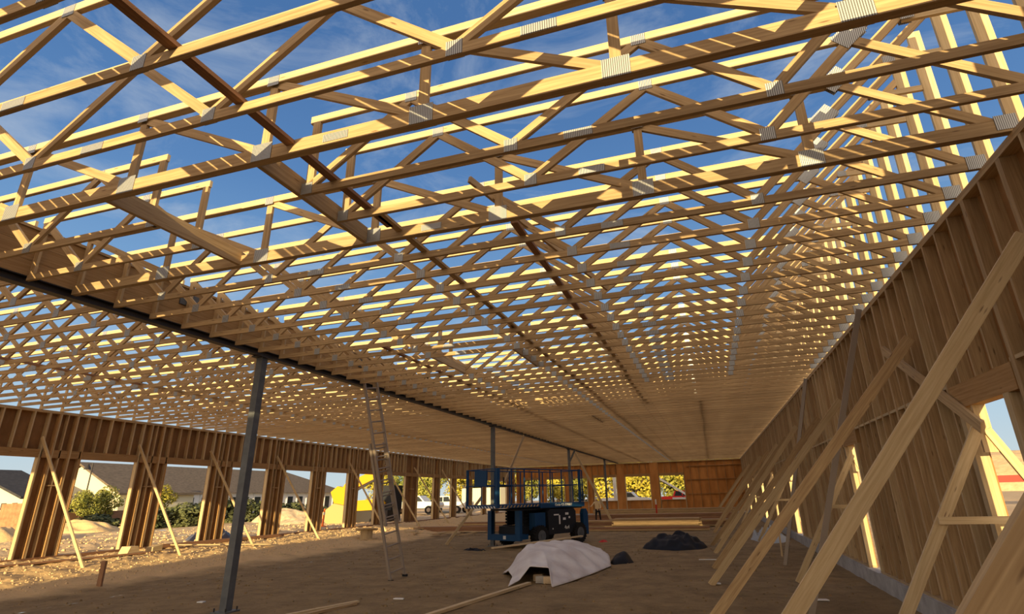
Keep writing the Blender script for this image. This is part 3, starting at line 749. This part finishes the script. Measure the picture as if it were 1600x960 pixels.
board('loose_plank', (-4.95, 8.3, .03), (-4.12, 12.7, .05), .10, .05, WOODP, 'pale plank on the dirt running to the left tip of the white tarp', 'plank')
board('loose_plank', (-7.5, 8.2, .03), (-6.8, 10.2, .03), .09, .04, WOODP, 'left of two short pale planks on the dirt at the bottom edge', 'plank')
board('loose_plank', (-7.15, 8.2, .03), (-6.72, 10.0, .03), .09, .04, WOOD, 'right of two short pale planks on the dirt at the bottom edge', 'plank')
for k, (x_, y_, m_) in enumerate(((-3.95, 13.05, CONC), (-3.75, 13.0, SAND), (-4.1, 13.35, SAND))):
    tag(MB().box(-.11, .11, -.08, .08, 0, .14, m_).build('masonry_block', loc=(x_, y_, .01)), 'masonry block under the open edge of the white tarp, %s' % ('left one', 'right one', 'rear one')[k], 'block')
for k, (x_, y_, lx, ly) in enumerate(((-.15, 13.3, .2, .12), (-.35, 17.8, .5, .06), (1.55, 11.6, .35, .1), (-6.2, 10.7, .22, .08), (-9.6, 9.9, .1, .12), (-10.1, 9.7, .14, .1))):
    tag(MB().prism([(-lx/2, -ly/2), (lx/2, -ly*.4), (lx*.4, ly/2), (-lx*.45, ly*.4)], 2, 0, .02, WHITEP).build('scrap', loc=(x_, y_, gh(x_, y_)+.01)), 'white scrap lying on the dirt, %s' % ('at the foot of a long brace', 'near the black plastic', 'by the right wall', 'in front of the tarp', 'right of the grey column foot', 'beside the grey column foot')[k], 'scrap')

# lumber on the floor
def bundle(x0, x1, y0, y1, z0, rows, cols, mt, label, jitter=.1):
    r = empty('lumber_bundle', (x0, y0, z0)); dy = (y1-y0)/cols; dz = .09
    for j in range(rows):
        for i in range(cols):
            a = random.uniform(-jitter, jitter)
            MB().box(a, x1-x0+a, dy*i, dy*i+dy*.94, dz*j, dz*j+dz*.93, mt if random.random() < .7 else WOOD).build('board', r)
    tag(r, label, 'lumber bundle')
bundle(-7.8, -.4, 31.0, 31.5, .02, 2, 2, WOODD, 'long low lumber bundle lying in front of the pale stack')
bundle(-5.4, -.8, 31.7, 32.9, .05, 6, 4, WOOD, 'pale stack of long boards in the middle distance before the far wall')
bundle(-7.9, .9, 34.5, 35.6, .04, 4, 3, WOODD, 'dark weathered board stack behind the pale stack')
bundle(-9.5, 1.2, 38.5, 39.8, .05, 6, 3, WOODD, 'long board stack farther back across the hall')
bundle(-9.0, 1.5, 44.0, 45.2, .05, 8, 3, WOOD, 'farthest board stack lying before the windows of the far wall')
bundle(-16.5, -9.0, 30.5, 31.1, .08, 3, 2, WOODD, 'low weathered lumber lying left of the lift', .3)
bundle(-15.5, -9.6, 33.6, 34.4, .08, 4, 2, WOODD, 'second low lumber pile left of the lift, farther back', .3)
# lumber offcuts piled left of lift
for k in range(14):
    x_ = random.uniform(-16.5, -12.5); y_ = random.uniform(27, 31); a = random.uniform(0, 3.14); L = random.uniform(.4, 1.3)
    board('offcut', (x_, y_, gh(x_, y_)+.05+.04*(k % 4)), (x_+L*math.cos(a), y_+L*math.sin(a), gh(x_, y_)+.1+.05*(k % 3)), .14, .04, WOODP if k % 2 else WOOD, 'short board offcut in the scrap pile between ladder and lift', 'offcut', 'offcuts in the scrap pile')
# slanting board and red post
board('diagonal_brace', (-11.2, 23.0, 0), (-10.1, 24.3, 1.9), .04, .12, WOODP, 'short plank propped up at the left end of the lift', 'brace')
tag(MB().box(-.05, .05, -.05, .05, 0, 1.0, RED).box(-.045, .045, -.045, .045, 1.0, 1.35, WHITEP).build('marker_post', loc=(-4.0, 42.5, .1)), 'dark red post with white tip standing before the far windows', 'post')

# concrete rubble / rolled hose at the left sill
def reel():
    r = empty('cable_reel', (-16.6, 24.6, gh(-16.6, 24.6)), .4)
    for q, nm in ((-.28, 'flange'), (.28, 'flange')):
        w = MB(); N = 24
        w.tube((0, q-.03, .62), (0, q+.03, .62), .62, WOODP, N)
        w.tube((0, q-.035*(-1 if q < 0 else 1)-.0, .62), (0, q+.05*(1 if q > 0 else -1), .62), .12, WOODD, 12)
        w.build(nm, r)
    MB().tube((0, -.26, .62), (0, .26, .62), .34, WOODP, 18).build('drum', r)
    tag(r, 'empty wooden cable reel half sunk in the scrap at the foot of the ladder', 'cable reel')
    r.scale = (.85, .85, .85); r.rotation_euler = (R(82), 0, .4); r.location = (-16.3, 24.9, gh(-16.3, 24.9)+.08)
reel()

# ------------------------------------------------------------------ machine at the left
def digger():
    r = empty('excavator', (0, 0, 0))
    y = 36.0
    MB().prism([(-22.4, 4.35), (-22.3, 3.75), (-25.6, 2.45), (-26.0, 2.7), (-25.7, 3.1)], 1, y-.22, y+.22, YELLOW).build('boom', r)
    MB().bar((-22.6, y-.3, 3.55), (-25.2, y-.3, 2.35), .10, .14, STEEL).build('hydraulic_cylinder', r)
    MB().prism([(-26.9, 2.55), (-26.35, 2.95), (-25.4, 2.75), (-25.6, 1.7), (-25.3, .95), (-26.3, .75), (-26.5, 1.7)], 1, y-.2, y+.2, YELLOW).build('arm', r)
    MB().prism([(-27.4, 1.0), (-26.3, 1.75), (-25.2, 1.55), (-25.2, .6), (-26.0, .05), (-26.6, .2)], 1, y-.55, y+.45, TANP).build('bucket', r)
    MB().prism([(-25.2, 1.9), (-23.0, 2.0), (-22.6, 1.7), (-22.9, 1.25), (-25.0, 1.2), (-25.4, 1.5)], 1, y+.3, y+2.0, YELLOW).build('body', r)
    MB().box(-25.2, -22.4, y+.4, y+2.2, .35, 1.2, STEEL).build('track', r)
    MB().box(-23.0, -22.2, y+.5, y+2.0, 1.2, 2.9, DARKP).build('cab', r)
    tag(r, 'yellow excavator with lowered arm and tan bucket beyond the left wall', 'excavator')
digger()

# ------------------------------------------------------------------ pickups, container
def pickup(x, y, rz, m_, label):
    r = empty('pickup_truck', (x, y, gh(x, y)+.02), rz)
    MB().prism([(-2.7, .55), (2.6, .55), (2.75, .8), (2.65, 1.05), (1.3, 1.15), (.75, 1.72), (-.75, 1.75), (-1.0, 1.15), (-2.75, 1.12)], 1, -.9, .9, m_).build('body', r)
    MB().prism([(.70, 1.17), (1.12, 1.18), (.68, 1.63), (.1, 1.65), (.1, 1.17)], 1, -.915, .915, GLASS).build('window', r)
    MB().prism([(0, 1.17), (0, 1.65), (-.65, 1.67), (-.85, 1.17)], 1, -.915, .915, GLASS).build('window', r)
    for wx in (-1.75, 1.75):
        for wy in (-.82, .82):
            w = MB().tube((wx, wy-.12, .38), (wx, wy+.12, .38), .39, BLACK, 18); w.tube((wx, wy-.13, .38), (wx, wy+.13, .38), .2, ALU, 12)
            w.build('wheel', r)
    tag(r, label, 'pickup truck')
pickup(-28.6, 51.5, R(8), WHITEP, 'white pickup truck parked beyond the left wall, nearer one')
pickup(-27.4, 56.5, R(172), WHITEP, 'white pickup truck parked beyond the left wall, farther one')
r = empty('storage_container', (-31.5, 69, .4), R(-5))
MB().box(0, 5.6, 0, 2.5, .1, 2.7, CREAM).build('shell', r)
cm = MB()
for k in range(19): cm.box(.2+.29*k, .33+.29*k, -.05, 0, .2, 2.6, CREAM)
cm.build('corrugation', r)
tag(r, 'long cream storage container beyond the far left corner', 'storage container')
# vehicles behind the far windows
pickup(-9.5, 66, R(0), WHITEP, 'white vehicle seen through the middle window of the far wall')
pickup(-3.4, 68, R(5), RED, 'red vehicle seen through the right window of the far wall')
def boomlift():
    r = empty('boom_lift', (-3.9, 63, .4))
    MB().box(-.2, 1.6, -.6, .6, .3, 1.0, WHITEP).build('chassis', r)
    MB().bar((1.3, 0, 1.25), (-1.6, 0, 3.1), .2, .2, WHITEP).build('boom', r)
    MB().bar((1.0, -.2, 1.0), (-.3, -.2, 2.1), .08, .08, BLACK).build('hydraulic_cylinder', r)
    MB().bar((1.5, 0, 1.2), (-1.6, 0, 2.85), .1, .1, BLACK).build('lower_boom', r)
    for wx in (0, 1.4):
        for wy in (-.5, .5): MB().tube((wx, wy-.1, .3), (wx, wy+.1, .3), .3, BLACK, 14).build('wheel', r)
    tag(r, 'white boom arm slanting behind the right window of the far wall', 'boom lift')
boomlift()
tag(MB().box(-.15, .15, -.15, .15, 0, 4.2, WHITEP).build('white_post', loc=(-10.1, 62, .4)), 'white post outside the left window of the far wall', 'post')

# ------------------------------------------------------------------ person in the distance (reaching, bent a little)
def person():
    r = empty('person', (-7.3, 37.3, gh(-7.3, 37.3)))
    J = [(0, 0, .95), (0, -.02, 1.18), (-.02, -.05, 1.40), (-.03, -.07, 1.50), (-.04, -.09, 1.62),
         (-.2, -.05, 1.40), (-.38, -.12, 1.18), (-.62, -.2, 1.12), (.17, -.05, 1.40), (.24, -.1, 1.12), (.18, -.28, .95),
         (-.1, 0, .90), (-.13, -.04, .50), (-.15, .03, .07), (-.16, -.13, .03), (.1, 0, .90), (.14, -.02, .50), (.18, .1, .07), (.19, -.06, .03)]
    E = [(0, 1), (1, 2), (2, 3), (3, 4), (2, 5), (5, 6), (6, 7), (2, 8), (8, 9), (9, 10), (0, 11), (11, 12), (12, 13), (13, 14), (0, 15), (15, 16), (16, 17), (17, 18)]
    RD = [.15, .14, .15, .06, .10, .07, .05, .035, .07, .05, .035, .1, .07, .05, .045, .1, .07, .05, .045]
    me = bpy.data.meshes.new('body'); me.from_pydata(J, E, [])
    o = bpy.data.objects.new('body', me); COL.objects.link(o); o.parent = r
    sk = o.modifiers.new('skin', 'SKIN')
    for v, q in zip(me.skin_vertices[0].data, RD): v.radius = (q, q*.8)
    me.skin_vertices[0].data[0].use_root = True
    ss = o.modifiers.new('sub', 'SUBSURF'); ss.levels = 1; ss.render_levels = 2
    dg = bpy.context.evaluated_depsgraph_get(); m2 = bpy.data.meshes.new_from_object(o.evaluated_get(dg))
    o.modifiers.clear(); o.data = m2
    m2.materials.clear()
    for q in (SHIRT, PANTS, SKIN): m2.materials.append(q)
    for p in m2.polygons:
        z = p.center.z; x_ = p.center.x; p.use_smooth = True
        p.material_index = 1 if z < .98 and abs(x_) < .22 and p.center.y > -.2 else (2 if (z > 1.48 or x_ < -.42 or (x_ > .12 and z < 1.05)) else 0)
    # fingers
    for h, d in (((-.62, -.2, 1.12), Vector((-1, -.3, -.1))), ((.18, -.28, .95), Vector((-.2, -1, -.4)))):
        d.normalize(); s_ = d.cross(Vector((0, 0, 1))).normalized()
        for k in range(4):
            a = Vector(h)+s_*(.022*(k-1.5)); MB().tube(a, a+d*(.08-.008*abs(k-1.5)), .009, SKIN, 6, .006).build('finger', r)
        a = Vector(h)+s_*.05; MB().tube(a-d*.03, a+d*.03+s_*.02, .010, SKIN, 6, .007).build('thumb', r)
    MB().tube((-.04, -.09, 1.64), (-.05, -.10, 1.76), .105, WHITEP, 14, .06).build('hard_hat', r)
    tag(r, 'distant person in a tan shirt and dark trousers beside the lumber, one arm reaching out', 'person')
person()

# ------------------------------------------------------------------ buildings
def hip_roof(mb, x0, x1, y0, y1, ze, zr, inset, mt, axis=1):
    """hipped roof, ridge along y"""
    xm = (x0+x1)/2
    a = [(x0, y0, ze), (x1, y0, ze), (x1, y1, ze), (x0, y1, ze)]; r0 = (xm, y0+inset, zr); r1 = (xm, y1-inset, zr); mi = mb.m(mt)
    for f in ([a[0], a[1], r0], [a[1], a[2], r1, r0], [a[2], a[3], r1], [a[3], a[0], r0, r1], [a[3], a[2], a[1], a[0]]):
        mb.quad(f, [(v[1], v[2]) for v in f], mi)
def building_long():
    r = empty('long_building', (-63, 60, .2))
    def L(mb, nm, par=None): return mb.build(nm, par or r, origin=(-63, 60, .2)) if par is None else mb.build(nm, par)
    w = MB().box(-68.2, -57.8, 44.5, 80, .2, 3.3, SIDING).build('wall', r); w.matrix_parent_inverse = Matrix.Translation((63, -60, -.2))
    rf = MB(); hip_roof(rf, -69, -57.2, 43.5, 81, 3.25, 6.47, 8.5, ROOFT)
    o = rf.build('roof', r); o.matrix_parent_inverse = Matrix.Translation((63, -60, -.2))
    for k in range(16):
        y = 47+2.05*k
        o = MB().box(-57.8, -57.72, y, y+.95, 1.0, 2.75, GLASS).build('window', r); o.matrix_parent_inverse = Matrix.Translation((63, -60, -.2))
        o = MB().box(-57.8, -57.68, y-.3, y-.12, .8, 3.2, WHITEP).build('pilaster', r); o.matrix_parent_inverse = Matrix.Translation((63, -60, -.2))
    # crossing wing with gable end towards the hall front
    tag(r, 'long single-storey white building with brown hipped roof beyond the left openings', 'building')
building_long()
def simple_house(x0, x1, y0, y1, zb, ze, zr, wall, roof, label, win=(), gable_axis='y'):
    r = empty('house', (x0, y0, zb)); inv = Matrix.Translation((-x0, -y0, -zb))
    def add(mb, nm):
        o = mb.build(nm, r); o.matrix_parent_inverse = inv; return o
    xm = (x0+x1)/2
    w = MB().prism([(x0, zb), (x1, zb), (x1, ze), (xm, zr-.15), (x0, ze)], 1, y0, y1, wall); add(w, 'wall')
    q = MB(); d = .5
    q.prism([(x0-d, ze-.25), (xm, zr), (xm, zr+.18), (x0-d, ze-.07)], 1, y0-.5, y1+.5, roof)
    q.prism([(x1+d, ze-.25), (xm, zr), (xm, zr+.18), (x1+d, ze-.07)], 1, y0-.5, y1+.5, roof)
    add(q, 'roof')
    for (xa, za, xw, zw) in win: add(MB().box(xa, xa+xw, y0-.06, y0, za, za+zw, GLASS), 'window')
    tag(r, label, 'house')
simple_house(-58.5, -48.0, 36.0, 43.2, .2, 3.1, 5.6, CREAM, ROOFT, 'cream gabled house between the first two piers', [(-55.5, 1.4, .7, .9), (-53.8, 1.4, .7, .9), (-52.2, 1.4, .7, .9)])
simple_house(-62.5, -49.8, 30, 32.6, .2, 2.9, 4.9, CREAM, ROOFD, 'cream gabled house at the left edge behind the brick enclosure', [(-52.0, 1.9, .5, .5), (-50.8, 1.9, .5, .5)])
r = empty('house', (-82, 20, .2)); o = MB().box(0, 16, 0, 18, 0, 3.2, SIDING).build('wall', r)
q = MB(); hip_roof(q, -.6, 16.6, -.6, 18.6, 3.2, 6.0, 5, ROOFD); q.build('roof', r); tag(r, 'wide house with dark roof at the far left edge', 'house')
tag(MB().box(0, 2.2, 0, 1.6, 0, 1.5, BRICK).build('brick_enclosure', loc=(-41.6, 24.0, .75)), 'low orange brick enclosure at the left edge', 'enclosure')
tag(MB().box(0, .12, 0, 6.0, 0, 1.3, WOODD).build('dark_fence', loc=(-45, 28.2, .35)), 'dark board fence below the cream house', 'fence')
# street lamp
r = empty('street_lamp', (-46, 31.8, .3)); MB().tube((0, 0, 0), (0, 0, 4.9), .06, STEEL, 8, .045).build('pole', r)
MB().tube((0, 0, 4.85), (-.5, 0, 4.85), .03, STEEL, 6).build('arm', r)
MB().tube((-.5, 0, 4.85), (-.5, 0, 4.45), .05, STEEL, 10, .26).build('lamp_shade', r); tag(r, 'dark street lamp standing before the brown roof', 'street lamp')

# plain block added behind the viewpoint to shade the floor, never in view
tag(MB().box(-12.1, 5.1, -27, -15, -.1, 6.95, SIDING).build('unseen_shade_block'), 'plain unseen block behind the viewpoint, added to shade the floor', 'building')

# ------------------------------------------------------------------ vegetation
def crown_mesh(name, n, rx, rz, leaf, mt, seed, clump=9, low=.15):
    rnd = random.Random(seed); v = []; f = []
    blobs = []
    for k in range(clump):
        a = rnd.uniform(0, 6.28); rr = rnd.uniform(.1, .62)*rx; z = rnd.uniform(low, .85)*rz
        blobs.append((math.cos(a)*rr, math.sin(a)*rr, z, rnd.uniform(.32, .55)*rx))
    blobs.append((0, 0, rz*.55, rx*.7)); blobs.append((0, 0, rz*.8, rx*.45))
    for i in range(n):
        bx, by, bz, br = rnd.choice(blobs)
        d = Vector((rnd.gauss(0, 1), rnd.gauss(0, 1), rnd.gauss(0, 1))).normalized()*(br*rnd.uniform(.72, 1.05))
        c = Vector((bx, by, bz))+Vector((d.x, d.y, d.z*.85))
        if c.z < .05: c.z = .05+rnd.random()*.1
        nn = (d.normalized()+Vector((rnd.uniform(-.7, .7), rnd.uniform(-.7, .7), rnd.uniform(-.5, .9)))).normalized()
        t = nn.cross(Vector((rnd.random()-.5, rnd.random()-.5, rnd.random()-.5))).normalized(); b = nn.cross(t)
        s = leaf*rnd.uniform(.6, 1.3); k = len(v)
        v += [tuple(c-t*s*.5), tuple(c+b*s*.32+t*s*.1), tuple(c+t*s*.6), tuple(c-b*s*.32+t*s*.1)]; f.append((k, k+1, k+2, k+3))
    me = bpy.data.meshes.new(name); me.from_pydata(v, [], f); me.materials.append(mt)
    return me
def trunk_mesh(h, r0, seed):
    rnd = random.Random(seed); m = MB(); m.tube((0, 0, -.1), (.05, 0, h*.55), r0, BARK, 8, r0*.6)
    for k in range(5):
        a = rnd.uniform(0, 6.28); m.tube((.05, 0, h*(.3+.06*k)), (math.cos(a)*h*.25, math.sin(a)*h*.25, h*(.62+.05*k)), r0*.5, BARK, 6, r0*.2)
    o = m.build('trunk'); me = o.data; bpy.data.objects.remove(o); return me
CR = [crown_mesh('crown', 3600, 3.2, 6.5, .34, m_, 11+i) for i, m_ in enumerate((LEAFY, LEAFO, LEAFG, LEAFY, LEAFO))]
TR = [trunk_mesh(6.0, .2, i) for i in range(2)]
def tree(x, y, s, ci, label, group, sz=1.0, z=.3):
    r = empty('tree', (x, y, z), random.uniform(0, 6.28))
    for nm, me in (('crown', CR[ci]), ('trunk', TR[ci % 2])):
        o = bpy.data.objects.new(nm, me); COL.objects.link(o); o.parent = r
        if nm == 'crown': o.location = (0, 0, 0.8*s)
        o.scale = (s, s, s*sz)
    tag(r, label, 'tree', group)
FARTREES = [(2.5, 76, 1.2, 0), (-1.5, 73, 1.15, 3), (-5.5, 75, 1.2, 1), (-9, 72, 1.1, 0), (-13, 74, 1.2, 3), (-17, 77, 1.2, 1), (-3.5, 82, 1.4, 4), (-11, 83, 1.4, 2)]
def by_angle(lst):
    order = sorted(range(len(lst)), key=lambda i: lst[i][0]/lst[i][1]); return {j: k for k, j in enumerate(order)}
KIND = ('yellow autumn', 'olive', 'green', 'yellow autumn', 'olive')
rk = by_angle(FARTREES)
for i, (x, y, s, c) in enumerate(FARTREES):
    tree(x*1.45, y*1.45, s*1.45, c, '%s tree seen through the far wall windows, %s from the left' % (KIND[c], nth(rk[i])), None, z=-2.6)
LT = [(-21.5, 78, 1.0, 0), (-26, 82, 1.05, 1), (-31, 80, 1.05, 0), (-35.5, 78, 1.0, 3), (-40, 77, 1.0, 1), (-44.5, 79, 1.0, 2), (-48.5, 76, .95, 0), (-53, 84, .95, 4), (-59, 96, 1.0, 2), (-29, 88, 1.3, 2), (-24, 90, 1.3, 4), (-38, 90, 1.2, 2), (-36, 62, .55, 1)]
rk = by_angle(LT)
for i, (x, y, s, c) in enumerate(LT):
    tree(x, y, s, c, '%s tree between excavator and lift, %s from the left' % (KIND[c], nth(rk[i])), None, sz=.95)
tree(-44, 30.3, .36, 4, 'small young tree before the brown roof, left one with sparse crown', None, 1.0, .6)
tree(-44.5, 32.4, .42, 1, 'small golden young tree before the white building, between first and second pier', None, 1.0, .5)
tree(-45, 37.4, .44, 0, 'small golden young tree behind the second left brace', None, 1.0, .5)
BM = [crown_mesh('bush', 2600, 1.7, 1.9, .26, BUSH, 40+i, 7, .05) for i in range(3)]
for i, (x, y, s, sz) in enumerate([(-41, 29.5, 1.0, .8), (-39.5, 32, 1.1, .95), (-38.5, 34.2, 1.2, 1.0), (-38.5, 37, 1.3, 1.15), (-38.2, 39.5, 1.2, 1.15), (-37.5, 41.8, 1.2, 1.1), (-37, 44, 1.1, 1.0), (-36.5, 46.5, 1.0, .9), (-44, 30.5, .9, .7)]):
    o = bpy.data.objects.new('bush', BM[i % 3]); COL.objects.link(o); o.location = (x, y, .25); o.scale = (s, s, s*sz*.72); o.rotation_euler = (0, 0, i*1.3)
    tag(o, 'dense dark green bush before the long white building, %s of the row from the left' % nth(i), 'bush')
heap('sand_heap', -34.5, 40.0, 2.6, 2.2, .95, SAND, 'tall pale sand heap right of the bushes', 'sand heap', 2, nse=.2)
heap('sand_heap', -31.0, 38.0, 2.0, 1.8, .5, SAND, 'lower pale sand heap right of the tall one', 'sand heap', 5)
heap('dirt_heap', -38.5, 26.5, 3.4, 2.0, .6, DIRT, 'brown dirt heap between first pier and brace', 'dirt heap', 8, nse=.7)
heap('dirt_heap', -34.0, 19.0, 3.0, 1.6, .8, DIRT, 'dark dirt heap at the left picture edge', 'dirt heap', 12, nse=.6)
heap('dirt_heap', -43, 34.5, 2.2, 1.6, .6, DIRTO, 'rocky pale heap below the golden young tree', 'dirt heap', 15, nse=.9)
for k, (x, y) in enumerate(((-32.3, 21.4), (-23.2, 30.4))):
    r = empty('traffic_delineator', (x, y, gh(x, y)))
    MB().tube((0, 0, 0), (0, 0, .06), .22, ORANGE, 12, .2).build('base', r); MB().tube((0, 0, .05), (.05, 0, 1.05), .06, ORANGE, 8, .045).build('post', r)
    MB().tube((.03, 0, .7), (.04, 0, .85), .062, WHITEP, 8).build('reflective_band', r)
    tag(r, 'orange traffic delineator on the dirt, %s' % ('seen just right of the first pier', 'standing beside the excavator bucket')[k], 'delineator')
def rubble(name, n, bx, smin, smax, mt, seed, label, cat):
    rnd = random.Random(seed); m = MB()
    for _ in range(n):
        x = rnd.uniform(bx[0], bx[1]); y = bx[2]+(bx[3]-bx[2])*rnd.random()**1.3; s_ = rnd.uniform(smin, smax); z = gh(x, y)
        k = rnd.randint(5, 7); a0 = rnd.random()*6
        lo = [(x+math.cos(a0+6.283*i/k)*s_*rnd.uniform(.7, 1.2), y+math.sin(a0+6.283*i/k)*s_*rnd.uniform(.7, 1.2)) for i in range(k)]
        b = len(m.v); mi = m.m(mt)
        m.v += [(p[0], p[1], z-.02) for p in lo]+[(x+(p[0]-x)*.6, y+(p[1]-y)*.6, z+s_*rnd.uniform(.4, .8)) for p in lo]
        for i in range(k):
            j = (i+1) % k; m.f.append((b+i, b+j, b+k+j, b+k+i)); m.mi.append(mi); m.uv += [(0, 0)]*4
        m.f.append(tuple(range(b+k, b+2*k))); m.mi.append(mi); m.uv += [(0, 0)]*k
    tag(m.build(name), label, cat, kind='stuff')
rubble('rubble', 2600, (-19.5, -15.2, 7, 40), .012, .05, DIRTO, 5, 'loose clods and stones scattered on the sunlit strip along the left wall', 'rubble')
rubble('rubble', 1800, (-14.5, 2.6, 7, 32), .01, .04, DIRT, 6, 'small clods scattered over the shaded dirt floor', 'rubble')
rubble('rubble', 1800, (-33, -20.3, 12, 40), .02, .09, DIRTO, 7, 'stones and clods on the open ground beyond the left wall', 'rubble')
heap('plastic_sheet', -21.5, 20.6, .8, 1.1, .35, mat('dull_plastic', (.12, .12, .14), .4), 'dark plastic sheet crumpled outside the third pier', 'plastic sheet', 21, nse=.9, freq=2.2)
board('kerb', (-27.5, 17, .42), (-23.5, 27, .45), .3, .12, CONC, 'pale kerb strip lying outside the first openings', 'kerb')

# ------------------------------------------------------------------ outside on the right: lumber rows, red beam, far hedge
for k in range(6):
    x_ = 6.5+5.0*k; y0 = 10+2.0*k
    board('timber_row', (x_, y0, .42+.0*k), (x_+9, y0+10, .42), .9, .35, WOODP, 'pale timber pack on the ground outside the nearest doorway, %s row' % ORD[k], 'timber pack')
board('red_beam', (17.5, 46, 2.2), (28, 46, 2.2), .4, .45, RED, 'red steel beam on a stack outside the nearest doorway', 'beam')
hm = MB()
for k in range(26):
    x_ = 90+5*k
tag(heap('distant_hill', 70, 150, 90, 22, 8.4, DIRTO, 'low tan hill on the horizon outside the nearest doorway', 'hill', 3, nse=.12, freq=3, rot=-.45), kind='structure')
